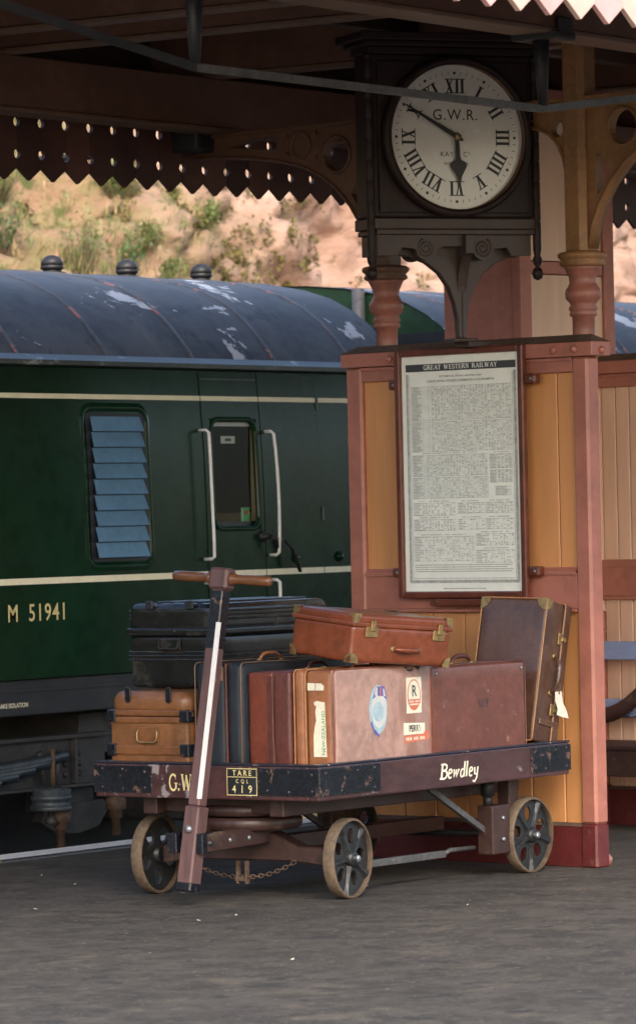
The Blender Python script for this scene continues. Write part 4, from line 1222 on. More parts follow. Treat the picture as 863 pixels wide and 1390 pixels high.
spade = [(.010, -.02), (.010, .085), (.014, .10), (.035, .112), (.038, .130), (.026, .150), (.012, .172), (.004, .205), (0, .215), (-.004, .205), (-.012, .172), (-.026, .150), (-.038, .130), (-.035, .112), (-.014, .10), (-.010, .085), (-.010, -.02)]
hand('hour_hand', 177, spade, .012)
hand('minute_hand', 300, [(.006, -.03), (.011, .03), (.010, .06), (.006, .20), (.003, .275), (0, .282), (-.003, .275), (-.006, .20), (-.010, .06), (-.011, .03), (-.006, -.03)], .018)
q = MB(); q.lathe([(.016, 0), (.016, .006), (.010, .012), (.001, .014)], DP(0, 0) + Vector((0, -.021, 0)), (0, -1, 0), 16); q.build('hand_boss', 'brass', dial)
# pedestal of four curved fins
fin = [(.018, 2.315), (.022, 2.40), (.035, 2.47), (.062, 2.54), (.105, 2.60), (.165, 2.645), (.235, 2.672), (.30, 2.682), (.30, Z0 + .003), (0, Z0 + .003), (0, 2.315)]
for dx, dy in ((1, 0), (-1, 0), (0, -1), (0, 1)):
    f_ = [(p[0] * (1 if dx else .42), p[1]) for p in fin]
    q = MB(); X_ = Vector((dx, dy, 0)); tv = Vector((-dy, dx, 0)) * .045
    q.plate([f_], Vector((.06, 0, 0)) - tv / 2, X_, (0, 0, 1), tv); q.build('pedestal_fin', 'clockped', ck, .004, 1)
B('pedestal_foot', 'clockped', ck, .0, .12, -.06, .06, 2.300, 2.3148, .006)
q = MB(); q.bar((.06, 0, 2.2895), cm.inverted() @ (SO + SV * .600 + NV * .03 + Vector((0, 0, 2.2895))), .05, .010); q.build('support_arm', 'clockped', ck)

# ================================================================== timber kiosk behind the screen
KO = SO + NV * 1.5
kk_ = thing('timber_kiosk', 'narrow timber kiosk with red-brown end and pale glazed side, between column and clock', 'kiosk', mtx=smatrix(KO))
sL, sC = 2.145, 1.640        # left edge and near corner along s
X = lambda s: -s
B('end_wall', 'salmon', kk_, X(sC + .06), X(sL), .0, .05, .2, 3.60)
B('plinth', 'maroon', kk_, X(sC - .005), X(sL + .005), -.008, .7, 0, .199)
B('corner_post', 'salmon', kk_, X(sC), X(sC + .058), -.012, .07, .2, 3.60, .006)
for z0, z1 in ((.2, .95), (.955, 1.05), (2.70, 2.76), (3.52, 3.60)):
    B('rail', 'salmon', kk_, X(sC + .010), X(sC + .040), .0705, .62, z0, z1, .004)
B('far_post', 'salmon', kk_, X(sC), X(sC + .058), .6205, .70, .2, 3.60, .006)
for z0, z1 in ((1.055, 2.695), (2.765, 3.515)):
    B('side_panel', 'tan_board' , kk_, X(sC + .018), X(sC + .032), .0705, .62, z0, z1)
B('rear_wall', 'salmon', kk_, X(sL), X(sC + .06), .65, .69, .2, 3.60)
B('left_wall', 'salmon', kk_, X(sL - .0), X(sL - .04), .051, .649, .2, 3.60)

# ================================================================== bench at the right edge
bn = thing('platform_bench', 'blue slatted platform bench half hidden behind the screen post', 'bench', mtx=smatrix(O2))
x0, x1 = -.46, .98
for z0, z1 in ((.815, .905), (.534, .624)):
    B('back_slat', 'blueslat', bn, x0, x1, -.075, -.05, z0, z1, .006)
for k in range(4): B('seat_slat', 'tgear', bn, x0, x1, -.48 + k * .105, -.385 + k * .105, .402, .425, .006)
B('apron', 'tgear', bn, x0, x1, -.47, -.445, .275, .40, .005)
for xx in (x0 + .10, x1 - .12):
    lg = MB(); lg.tube([(xx, -.455, 0), (xx, -.46, .40)], .022, 8); lg.tube([(xx, -.09, 0), (xx, -.035 - .055, .45), (xx, -.085 - .03, .93)], .018, 8); lg.build('leg', 'ironblack', bn)
ar = MB(); pts = []
for i in range(13):
    t_ = i / 12.; pts.append((x0 + .12 + .60 * t_, -.12 - .02 * math.sin(PI * t_), .745 - .20 * math.sin(PI * t_ * .9)))
ar.tube(pts, .038, 8, flat=.6, up=(0, 1, 0)); ar.build('curved_rail', 'tgear', bn)

# ================================================================== LUGGAGE TROLLEY  (local x = along the bed, y = across towards the train)
TO = Vector((14.385, 9.984, 0)); TY = R(-1.0)
TL, TW = 1.846, 1.128
tro = thing('luggage_trolley', 'four-wheeled brown and black platform trolley loaded with luggage', 'trolley', TO, TY)
zb, zt = .415, .552
B('side_board', 'tbrown', tro, .0, TL, .0, .05, zb, zt, .006)
B('side_board', 'tbrown', tro, .0, TL, TW - .05, TW, zb, zt, .006)
B('end_board', 'tbrown', tro, .0, .05, .0505, TW - .0505, zb, zt, .006)
B('end_board', 'tbrown', tro, TL - .05, TL, .0505, TW - .0505, zb, zt, .006)
for k in range(8):
    w = (TW - .102) / 8
    B('deck_plank', 'tdeck', tro, .051, TL - .051, .051 + k * w + .002, .051 + (k + 1) * w - .002, .498, .526 + random.uniform(-.001, .001), .003)
for (a, b, c, d_) in ((-.004, TL + .004, -.004, .058), (-.004, TL + .004, TW - .058, TW + .004), (-.004, .058, .0585, TW - .0585), (TL - .058, TL + .004, .0585, TW - .0585)):
    B('edge_iron', 'tedge', tro, a, b, c, d_, zt + .0005, zt + .0085, .003)
def rivets(par, pts, n):
    for p in pts:
        h = MB(); h.lathe([(.007, 0), (.005, .003), (.001, .0045)], p, n, 7); h.build('rivet', 'tblack', par)
pz0, pz1 = .434, .545
def plate_x(w0, w1, x, sx):     # corner irons on the ends
    o = B('corner_iron', 'tblack', tro, x, x + sx * .006, w0, w1, pz0, pz1, .002)
    rivets(o, [(x + sx * .006, w0 + (w1 - w0) * u, z) for u, z in ((.12, .52), (.12, .455), (.5, .45), (.85, .455), (.85, .53), (.5, .53))], (sx, 0, 0))
def plate_y(l0, l1, y, sy):
    o = B('corner_iron', 'tblack', tro, l0, l1, y, y + sy * .006, pz0, pz1, .002)
    rivets(o, [(l0 + (l1 - l0) * u, y + sy * .006, z) for u, z in ((.1, .455), (.1, .525), (.35, .45), (.62, .525), (.9, .45), (.9, .53))], (0, sy, 0))
plate_x(-.006, .296, 0, -1); plate_x(.833, TW + .006, 0, -1); plate_x(-.006, .30, TL, 1); plate_x(.83, TW + .006, TL, 1)
plate_y(.0005, .421, 0, -1); plate_y(1.542, TL, 0, -1); plate_y(.0005, .42, TW, 1); plate_y(1.54, TL, TW, 1)
# lettering
gx = MB(); serif(gx, 'G.W.R.', (-.0015, .748, .446), (0, -1, 0), (0, 0, 1), .068, .72, weight=1.0); gx.build('painted_initials', 'gold', tro)
tb = B('tare_panel', 'solebar', tro, -.002, -.0001, .300, .455, .432, .543)
tl = MB()
for (w0, w1, z0, z1) in ((.302, .453, .539, .542), (.302, .453, .433, .436), (.302, .305, .436, .539), (.450, .453, .436, .539), (.305, .450, .506, .5085)):
    tl.quad((-.0026, w1, z0), (-.0026, w0, z0), (-.0026, w0, z1), (-.0026, w1, z1))
sans(tl, 'TARE', (-.0026, .377, .513), (0, -1, 0), (0, 0, 1), .021, 1.0, .006, 'CENTER', 1.5)
sans(tl, 'C Q L', (-.0026, .377, .483), (0, -1, 0), (0, 0, 1), .015, .9, .006, 'CENTER', 1.3)
sans(tl, '4 1 9', (-.0026, .377, .444), (0, -1, 0), (0, 0, 1), .030, .9, .006, 'CENTER', 1.25)
tl.build('tare_lettering', 'gold', tb)
bw = MB(); serif(bw, 'Bewdley', (.850, -.0015, .452), (1, 0, 0), (0, 0, 1), .062, 1.28, slant=.16, weight=1.12, space=.04); bw.build('station_name', 'cream', tro)

# wheels
def wheel(l, w, rz, outer):
    """outer = +1 when the boss side faces +y, -1 when it faces -y"""
    RR, WD = .163, .052
    t = MB(); t.lathe([(RR - .011, -WD / 2), (RR - .004, -WD / 2), (RR, -WD / 2 + .005), (RR, WD / 2 - .005), (RR - .004, WD / 2), (RR - .011, WD / 2), (RR - .011, -WD / 2)], (0, 0, 0), (0, 1, 0), 48, caps=False)
    wo = t.build('wheel', 'tyre', tro)
    wo.location = (l, w, RR); wo.rotation_euler = (0, random.uniform(0, 1.2), rz)
    web = MB()
    # dished web pierced by five oval holes
    holes = [[(.092 * math.cos(2 * PI * k / 5 + .63) + p[0] * math.cos(2 * PI * k / 5 + .63) - p[1] * math.sin(2 * PI * k / 5 + .63),
               .092 * math.sin(2 * PI * k / 5 + .63) + p[0] * math.sin(2 * PI * k / 5 + .63) + p[1] * math.cos(2 * PI * k / 5 + .63)) for p in circ(0, 0, .034, .026, 14)] for k in range(5)]
    web.plate([circ(0, 0, RR - .010, n=48)] + holes, (0, -.005, 0), (1, 0, 0), (0, 0, 1), (0, .010, 0))
    web.build('web', 'wheel', wo)
    for k in range(5):
        a = 2 * PI * k / 5
        d = Vector((math.cos(a), 0, math.sin(a))); s = Vector((-math.sin(a), 0, math.cos(a)))
        rb = MB(); vs = []
        for r_, wd, ht in ((.020, .013, .024), (.06, .009, .019), (.105, .009, .015), (RR - .0105, .019, .019)):
            for q, hh in ((-wd * 1.25, .0055), (-wd * .45, ht), (wd * .45, ht), (wd * 1.25, .0055)): vs.append(d * r_ + s * q + Vector((0, hh * outer, 0)))
        rb.add(vs, [(i * 4 + j, i * 4 + j + 1, i * 4 + 5 + j, i * 4 + 4 + j) for i in range(3) for j in range(3)])
        rb.build('spoke', 'wheel', wo)
    h = MB(); h.lathe([(.034, -.03), (.034, .022), (.028, .034), (.018, .036)], (0, 0, 0), (0, outer, 0), 20); h.build('hub', 'wheel', wo)
    h = MB(); h.lathe([(.015, .035), (.015, .052), (.010, .056), (.001, .057)], (0, 0, 0), (0, outer, 0), 6, False); h.build('axle_nut', 'bolt', wo)
    return wo
AR = math.atan2(.085, .92)
wheel(.335, .105, AR, -1); wheel(.245, 1.010, AR, 1)
wheel(1.672, .105, 0, -1); wheel(1.672, TW - .105, 0, 1)
# under-gear
for w in (.22, .86):
    B('bearer', 'tgear', tro, .06, TL - .06, w, w + .07, .345, .4145, .004)
for l in (.12, .62, 1.25, 1.70):
    B('cross_bearer', 'tgear', tro, l, l + .07, .291, .859, .352, .413, .003)
PC = Vector((.29, .557, 0))
tt_ = MB(); tt_.lathe([(.205, .338), (.215, .345), (.215, .375), (.205, .382), (.12, .384)], PC, (0, 0, 1), 40); tt_.build('turntable_ring', 'tgear', tro)
tt_ = MB(); tt_.lathe([(.10, .270), (.20, .278), (.212, .29), (.214, .318), (.205, .330), (.1, .334)], PC, (0, 0, 1), 40); tt_.build('turntable_ring', 'tgear', tro)
ax = Vector((-math.sin(AR), math.cos(AR), 0)); axn = Vector((math.cos(AR), math.sin(AR), 0))
# arched front axle bed
q = MB()
q.plate([[(-.40, .13), (-.40, .205), (-.25, .21), (-.19, .235), (-.12, .268), (.12, .268), (.19, .235), (.25, .21), (.40, .205), (.40, .13), (.2, .15), (-.2, .15)]], PC - axn * .045, ax, (0, 0, 1), axn * .09)
q.build('axle_bed', 'tgear', tro, .006, 1)
q = MB(); q.tube([PC + ax * -.50 + Vector((0, 0, .163)), PC + ax * .50 + Vector((0, 0, .163))], .016, 10); q.build('axle', 'ironblack', tro)
q = MB(); q.tube([(1.672, .06, .163), (1.672, TW - .06, .163)], .016, 10); q.build('axle', 'ironblack', tro)
# drawbar jaws reaching forward with black iron ends
for sgn, w0 in ((-1, -.062), (1, .062)):
    a = PC + ax * (w0 * 1.5 + sgn * .012) + axn * .02; b = PC + ax * w0 - axn * .50
    # the jaws run at the height of the axle bed
    arm = MB(); arm.bar((a.x, a.y, .262), (b.x, b.y, .252), .019, .038); ao = arm.build('drawbar_jaw', 'tgear', tro, .004, 1)
    c0 = b + axn * .085; c1 = b - axn * .006
    tip = MB(); tip.bar((c0.x, c0.y, .2535), (c1.x, c1.y, .252), .0215, .0405); tip.build('jaw_iron', 'tblack', ao, .003, 1)
    for t_ in (.35, .6):
        p = b + (a - b) * t_ + ax * (sgn * .019)
        h = MB(); h.lathe([(.012, 0), (.010, .006), (.001, .008)], (p.x, p.y, .254), ax * sgn, 10); h.build('bolt', 'bolt', ao)
JP = PC - axn * .455                 # jaw pivot
# drawbar raised upright
foot = Vector((JP.x - .045, JP.y - .012, .072)); head = Vector((-.035, .428, 1.318))
dv = (head - foot).normalized()
wv = Vector((0, 1, 0)); wv = (wv - dv * wv.dot(dv)).normalized(); lv = wv.cross(dv).normalized()   # wv across, lv along the trolley
def barpart(name, mt, p, q, hw, hl, par=None, bevel=.006):
    m_ = MB(); vs = []
    for c in (p, q):
        for i, j in ((-1, -1), (1, -1), (1, 1), (-1, 1)): vs.append(c + wv * hw * i + lv * hl * j)
    m_.add(vs, [(0, 1, 2, 3), (7, 6, 5, 4), (0, 4, 5, 1), (1, 5, 6, 2), (2, 6, 7, 3), (3, 7, 4, 0)])
    return m_.build(name, mt, par or tro, bevel, 1)
lenb = (head - foot).length
dr = barpart('drawbar', 'shaft', foot + dv * .33, foot + dv * (lenb - .055), .029, .028)
lo = barpart('drawbar_foot', 'shaft', foot, foot + dv * .329, .036, .036, dr)
barpart('foot_cap', 'tblack', foot - dv * .012, foot + dv * .028, .0375, .0375, dr, .006)
barpart('iron_strap', 'tblack', foot + dv * (lenb - .30), foot + dv * (lenb - .06), .0298, .0285, dr, .004)
# white strip along the chamfered corner facing the camera
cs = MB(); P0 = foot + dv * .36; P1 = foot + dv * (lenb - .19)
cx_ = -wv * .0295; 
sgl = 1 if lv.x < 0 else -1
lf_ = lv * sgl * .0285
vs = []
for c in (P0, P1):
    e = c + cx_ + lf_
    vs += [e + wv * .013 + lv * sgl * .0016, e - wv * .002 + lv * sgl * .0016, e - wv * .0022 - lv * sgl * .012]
cs.add(vs, [(0, 1, 4, 3), (1, 2, 5, 4)]); cs.build('white_edge_strip', 'shaftw', dr, recalc=False)
hb = barpart('drawbar_head', 'shaft', foot + dv * (lenb - .058), foot + dv * (lenb + .03), .046, .033, dr, .010)
hc = foot + dv * (lenb - .012)
for sg in (-1, 1):
    q = MB(); q.lathe([(.026, .047), (.028, .055), (.024, .064), (.020, .075), (.0195, .10), (.021, .15), (.0215, .20), (.020, .236), (.015, .243), (.001, .245)], hc, wv * sg, 18)
    q.build('grip', 'handle', dr)
h = MB(); h.lathe([(.017, 0), (.017, .006), (.012, .014), (.001, .016)], foot + dv * .236 + lv * sgl * .036, lv * sgl, 12); h.build('pivot_bolt', 'bolt', dr)
q = MB(); q.tube([JP + ax * -.10 + Vector((0, 0, .252)), JP + ax * .10 + Vector((0, 0, .252))], .011, 10); q.build('pivot_pin', 'ironblack', dr)
# chain and shackle under the axle bed
ch = MB()
pa_, pb_, pc_ = PC + ax * .26 - axn * .06 + Vector((0, 0, .145)), PC + ax * .0 - axn * .07 + Vector((0, 0, .085)), PC + ax * -.24 - axn * .05 + Vector((0, 0, .15))
def links(p, q, n, sag):
    for i in range(n):
        t_ = (i + .5) / n; c = p + (q - p) * t_ + Vector((0, 0, -sag * 4 * t_ * (1 - t_)))
        d = ((q - p).normalized() + Vector((0, 0, -sag * 4 * (1 - 2 * t_) / max(.01, (q - p).length)))).normalized()
        s = d.cross(Vector((0, 0, 1))).normalized(); u2 = s.cross(d)
        e = s if i % 2 else u2
        ch.tube([c + d * .013 * math.cos(a) + e * .008 * math.sin(a) for a in [2 * PI * k / 10 for k in range(11)]], .0027, 5, caps=False)
links(pa_, pb_, 13, .02); links(pb_, pc_, 13, .02)
ch.build('chain', 'rust', tro)
q = MB(); q.box(pb_.x - .012, pb_.x + .012, pb_.y - .028, pb_.y - .016, .055, .15).box(pb_.x - .012, pb_.x + .012, pb_.y + .016, pb_.y + .028, .055, .15).box(pb_.x - .014, pb_.x + .014, pb_.y - .03, pb_.y + .03, .066, .084)
q.build('shackle', 'rust', tro, .003, 1)
# rear axle guards, stays and the long reach bar
for w0, w1 in ((.105, .185), (TW - .185, TW - .105)):
    rb = B('axle_guard', 'tgear', tro, 1.385, 1.520, w0 - .01, w1 - .01, .098, .305, .006)
    for z in (.16, .25):
        h = MB(); h.lathe([(.011, 0), (.009, .008), (.001, .011)], (1.46, (w0 - .01) if w0 < .5 else (w1 - .01), z), (0, -1 if w0 < .5 else 1, 0), 8); h.build('bolt', 'bolt', rb)
    q = MB(); q.tube([(1.425, (w0 + w1) / 2, .306), (1.425, (w0 + w1) / 2, .345)], .02, 10); q.tube([(1.425, (w0 + w1) / 2, .345), (1.425, (w0 + w1) / 2, .415)], .03, 10); q.build('guard_stem', 'ironblack', rb)
    B('guard_post', 'tgear', tro, 1.56, 1.63, w0 + .02, w1 + .0, .12, .414, .004)
    q = MB(); q.bar((.98, (w0 + w1) / 2, .405), (1.392, (w0 + w1) / 2, .20), .010, .012); q.build('stay', 'irongrey', tro)
B('reach_bar', 'irongrey', tro, .46, 1.20, .21, .235, .098, .128, .003)
q = MB(); q.tube([(1.20, .222, .113), (1.24, .222, .125), (1.40, .20, .125)], .010, 8); q.build('reach_rod', 'irongrey', tro)
B('reach_beam', 'tgear', tro, .36, 1.66, .53, .60, .175, .235, .004)

# ================================================================== LUGGAGE
TM = Matrix.Translation(TO) @ Matrix.Rotation(TY, 4, 'Z')
DECK = .527
def lug(name, label, mtx): return thing(name, label, 'suitcase' if 'case' in name else 'trunk', mtx=TM @ mtx, group='luggage stacked on the trolley')
def handle(par, c, along, out, ln, mt='l_tanw', rise=.028, r=.009):
    c, along, out = Vector(c), Vector(along), Vector(out)
    q = MB(); pts = []
    for i in range(11):
        t_ = -1 + 2 * i / 10
        pts.append(c + along * ln / 2 * t_ + out * rise * (1 - t_ ** 4) + out * .002)
    q.tube(pts, [r * (.6 + .4 * (1 - (-1 + 2 * i / 10) ** 2)) for i in range(11)], 8)
    o = q.build('handle', mt, par)
    for s in (-1, 1):
        k = MB(); k.lathe([(.013, 0), (.013, .004), (.009, .008)], c + along * ln / 2 * s, out, 10); k.build('handle_mount', 'brass', o)
    return o
def latch(par, c, along, out, down, sz=.03):
    c, along, out, down = [Vector(v) for v in (c, along, out, down)]
    def bx(cc, a, d, t, mt, nm, pr):
        q = MB(); vs = [cc + along * a * i + down * d * j + out * t * k for k in (0, 1) for i, j in ((-1, -1), (1, -1), (1, 1), (-1, 1))]
        q.add(vs, [(0, 3, 2, 1), (4, 5, 6, 7), (0, 1, 5, 4), (1, 2, 6, 5), (2, 3, 7, 6), (3, 0, 4, 7)]); return q.build(nm, mt, pr, .002, 1)
    lo_ = bx(c + down * sz * .6, sz, sz * .62, .003, 'brass', 'latch', par)
    bx(c - down * sz * .15 + out * .0032, sz * .36, sz * .65, .007, 'brass', 'hasp', lo_)
def corners(par, L, T, H, r, mt='brass', which=None):
    for i, (x, y, z) in enumerate([(x, y, z) for x in (0, 1) for y in (0, 1) for z in (0, 1)]):
        if which and (x, y, z) not in which: continue
        q = MB()
        sx, sy, sz = (1 if x else -1), (1 if y else -1), (1 if z else -1)
        X_, Y_, Z_ = L * x, T * y, H * z
        e = .0022
        def cap(a, b, o):     # quarter-disc on one face
            pts = [o] + [o + a * r * math.cos(t_) + b * r * math.sin(t_) for t_ in [PI / 2 * k / 5 for k in range(6)]]
            return pts
        o = Vector((X_ + sx * e, Y_ + sy * e, Z_ + sz * e))
        ax_, ay_, az_ = Vector((-sx, 0, 0)), Vector((0, -sy, 0)), Vector((0, 0, -sz))
        for a, b in ((ax_, ay_), (ay_, az_), (az_, ax_)):
            pts = cap(a, b, o); q.add(pts, [tuple(range(len(pts)))])
        q.build('corner_cap', mt, par, .0, 1)
TEX = bpy.data.textures.new('leather_sag', 'CLOUDS'); TEX.noise_scale = .16; TEX.noise_depth = 2
def sag(o, k=.010, lv=3):
    for p in o.data.polygons: p.use_smooth = True
    sd = o.modifiers.new('divide', 'SUBSURF'); sd.subdivision_type = 'SIMPLE'; sd.levels = lv; sd.render_levels = lv
    dp = o.modifiers.new('sag', 'DISPLACE'); dp.texture = TEX; dp.strength = k; dp.mid_level = .5; dp.texture_coords = 'GLOBAL'
    return o
def suitcase(root, L, T, H, mb_, ml, trim, seam=.35, bv=.018, lid_grow=.003):
    """x length, y thickness, z height (handle on top); the lid is the +y part when seam > 0.5 side"""
    y1 = T * seam
    base = B('base', mb_, root, 0, L, y1 + .0015, T, 0, H, bv, 4)
    lid = B('lid', ml, root, -lid_grow, L + lid_grow, 0, y1 - .0015, -.000, H + lid_grow, bv, 4)
    B('seam_strip', trim, root, .002, L - .002, y1 - .004, y1 + .004, .002, H - .001, .002, 1)
    sag(base); sag(lid)
    return base, lid
def piping(par, L, T, H, y, mt='stitch', r=.0035, grow=.002, rr=.022):
    q = MB()
    lp = rrect(-grow, L + grow, -grow * 0, H + grow, rr, 4)
    pts = [(p[0], y, p[1]) for p in lp]; pts.append(pts[0])
    q.tube(pts, r, 5, caps=False); return q.build('piping', mt, par)

# --- tan fibre trunk, front left corner
L, T, H = .66, .40, .318
tr1 = lug('tin_trunk', 'tan brown trunk with black corner irons under the black trunk', Matrix.Translation((.075, .705, DECK)))
bd = B('body', 'l_tan', tr1, 0, L, 0, T, 0, .215, .012, 3)
ld = B('lid', 'l_tan', tr1, -.002, L + .002, -.002, T + .002, .216, H, .045, 5)
for z0, z1 in ((.055, .098), (.185, .2145)):
    B('band', 'l_tan_d', bd, -.007, L + .007, -.007, T + .007, z0, z1, .008, 2)
B('band', 'l_tan_d', ld, -.009, L + .009, -.009, T + .009, .2165, .243, .007, 2)
for y in (0, T):
    for z in (.076, .215):
        sy = -1 if y == 0 else 1
        q = MB(); q.box(-.012, .035, y + (-.012 if sy < 0 else -.035), y + (.035 if sy < 0 else .012), z - .024, z + .027); q.build('corner_iron', 'tblack', bd, .006, 2)
for y in (.09, .30):
    q = MB(); q.plate([rrect(-.014, .014, -.035, .030, .012, 4)], (-.004, y, H - .012), (0, 1, 0), (0, 0, 1), (-.006, 0, 0)); q.build('lid_clip', 'tblack', ld, .001, 1)
pl = B('handle_plate', 'l_tan_d', bd, -.006, 0, .145, .255, .108, .172, .004)
q = MB(); q.tube([(-.010, .155, .165), (-.014, .148, .145), (-.016, .150, .118), (-.016, .165, .110), (-.016, .235, .110), (-.016, .250, .118), (-.014, .252, .145), (-.010, .245, .165)], .0045, 8); q.build('bail_handle', 'brass', pl)
# --- black tin trunk on top
L, T, H = .80, .445, .352
tr2 = lug('tin_trunk', 'large black tin trunk with ribbed lid on top of the tan trunk', Matrix.Translation((.27, .705, DECK + .322)) )
bd = B('body', 'l_black', tr2, 0, L, 0, T, 0, .222, .022, 4)
ld = B('lid', 'l_black', tr2, -.004, L + .004, -.004, T + .004, .223, H, .035, 4)
B('lid_rim', 'l_black', ld, -.012, L + .012, -.012, T + .012, .216, .250, .011, 3)
for z in (.118, .134, .150):
    q = MB(); q.add([], []); q.box(-.004, L + .004, -.004, T + .004, z - .004, z + .004); q.build('rib', 'l_black', bd, .0035, 2)
for z in (.285, .302, .318):
    B('rib', 'l_black', ld, .01, L - .01, -.0085, T + .0085, z - .0045, z + .0045, .004, 2)
for y in (.10, .17, .24, .31):
    B('lid_rib', 'l_black', ld, .03, L - .03, y - .012, y + .012, H - .002, H + .007, .005, 2)
pl = B('handle_plate', 'l_black', bd, -.006, 0, .175, .285, .155, .205, .004)
q = MB(); q.tube([(-.010, .182, .20), (-.016, .180, .170), (-.016, .188, .163), (-.016, .272, .163), (-.016, .280, .170), (-.010, .278, .20)], .005, 8); q.build('bail_handle', 'ironblack', pl)
for y in (.12, .33):
    B('hinge_clip', 'ironblack', ld, -.012, .0, y - .02, y + .02, .325, .362, .006)
# --- navy case standing on edge
L, T, H = .72, .240, .432
c3 = lug('suitcase', 'navy blue upright suitcase with leather trim, between tan trunk and oxblood case', Matrix.Translation((.115, .455, DECK)))
suitcase(c3, L, T, H, 'l_navy', 'l_navy', 'l_ox2', .35, .03)
piping(c3, L, T, H, .004, 'l_choc', .003); piping(c3, L, T, H, T - .004, 'l_choc', .003)
handle(c3, (.36, .12, H), (1, 0, 0), (0, 0, 1), .15, 'l_tanw')
q = MB(); q.box(-.003, -.0005, .095, .112, H - .07, H - .012); q.build('leather_tab', 'l_tanw', c3)
# --- oxblood case
L, T, H = .66, .212, .395
c4 = lug('suitcase', 'plain oxblood leather suitcase upright between the navy case and the stickered case', Matrix.Translation((.15, .240, DECK)))
suitcase(c4, L, T, H, 'l_ox', 'l_ox2', 'l_ox2', .40, .012)
B('edge_strip', 'l_ox2', c4, -.0035, .0, .085, .118, .01, H - .012, .001, 1)
handle(c4, (.33, .10, H), (1, 0, 0), (0, 0, 1), .14, 'l_ox2')
# --- tan case with travel stickers
L, T, H = .695, .200, .402
c5 = lug('suitcase', 'scuffed tan and pinkish suitcase covered in travel stickers, at the near corner', Matrix.Translation((.165, .034, DECK)))
base = B('base', 'l_pink', c5, 0, L, 0, .018, 0, H, .006, 2)
b2 = B('side_wall', 'l_tanw', c5, .0005, L - .0005, .012, .142, .0005, H - .0005, .022, 4)
lid = B('lid', 'l_tanw', c5, -.003, L + .003, .145, T, 0, H + .003, .022, 4)
B('front_face', 'l_pink', c5, .004, L - .004, -.003, .03, .004, H - .003, .014, 4)
piping(c5, L, T, H, .002, 'l_red', .0045); piping(c5, L, T, H, .140, 'stitch', .003); piping(c5, L, T, H, .196, 'stitch', .003)
B('edge_binding', 'l_red', c5, L - .022, L + .002, -.0045, .02, .0, H - .01, .006)
handle(c5, (.30, .07, H), (1, 0, 0), (0, 0, 1), .15, 'l_red')
latch(c5, (.14, .145, H + .001), (1, 0, 0), (0, 0, 1), (0, -1, 0), .018)
latch(c5, (.50, .145, H + .001), (1, 0, 0), (0, 0, 1), (0, -1, 0), .018)
# stickers (x = u along the face, z)
yf = -.0034
def stk(pts, mt, k=0, par=None):
    q = MB(); q.add([(p[0], yf - .0004 * (k + 1), p[1]) for p in pts], [tuple(range(len(pts)))]); return q.build('sticker' if par is None else 'sticker_print', mt, par or c5, recalc=False)
s1 = stk(circ(.300, .232, .064, .100, 28), 'inkcyan')
stk(circ(.305, .235, .052, .078, 24), 'sticker_w', 1, s1)
stk([(.262, .275), (.285, .325), (.345, .325), (.362, .268), (.335, .285), (.29, .288)], 'inkblue', 2, s1)
stk([(.275, .30), (.285, .322), (.297, .322), (.297, .284), (.28, .285)], 'sticker_w', 3, s1)
stk([(.312, .322), (.322, .322), (.322, .284), (.312, .284)], 'inkred', 3, s1)
stk([(.334, .318), (.344, .310), (.352, .282), (.338, .285)], 'sticker_w', 3, s1)
stk(circ(.300, .222, .040, .040, 18), 'inkcyan', 3, s1)
stk([(.245, .175), (.27, .135), (.31, .118), (.30, .132), (.268, .156), (.253, .19)], 'inkblue', 2, s1)
s2 = stk([(.502, .205), (.612, .205), (.612, .352), (.502, .352)], 'paper')
stk(circ(.557, .280, .048, .064, 24), 'inkred', 1, s2)
stk(circ(.557, .282, .042, .057, 24), 'paper', 2, s2)
stk([(.513, .262), (.601, .262), (.601, .244), (.513, .244)], 'inkred', 3, s2)
stk([(.528, .238), (.586, .238), (.575, .226), (.540, .226)], 'inkred', 3, s2)
q = MB(); sans(q, 'R', (.557, yf - .0018, .275), (1, 0, 0), (0, 0, 1), .044, .9, .02, 'CENTER'); q.build('sticker_print', 'ink', s2)
q = MB()
for k_ in range(7):
    if k_ != 3: q.quad((.522 + k_ * .0105, yf - .0022, .249), (.522 + k_ * .0105 + .007, yf - .0022, .249), (.522 + k_ * .0105 + .007, yf - .0022, .257), (.522 + k_ * .0105, yf - .0022, .257))
q.build('sticker_print', 'paper', s2, recalc=False)['kind'] = 'stuff'
s3 = stk([(.478, .118), (.632, .118), (.632, .162), (.478, .168)], 'paper')
q = MB(); sans(q, 'PERRY', (.560, yf - .0015, .130), (1, .03, 0), (0, 0, 1), .026, .85, .02, 'CENTER'); q.build('sticker_print', 'ink', s3)
s4 = stk([(.480, .085), (.655, .092), (.668, .108), (.655, .130), (.628, .128), (.622, .117), (.482, .115)], 'inkred', 1)
q = MB()
for k_ in range(12):
    if k_ not in (4, 8): q.quad((.492 + k_ * .0115, yf - .0014, .095), (.492 + k_ * .0115 + .0075, yf - .0014, .095), (.492 + k_ * .0115 + .0075, yf - .0014, .107), (.492 + k_ * .0115, yf - .0014, .107))
q.build('sticker_print', 'paper', s4, recalc=False)['kind'] = 'stuff'
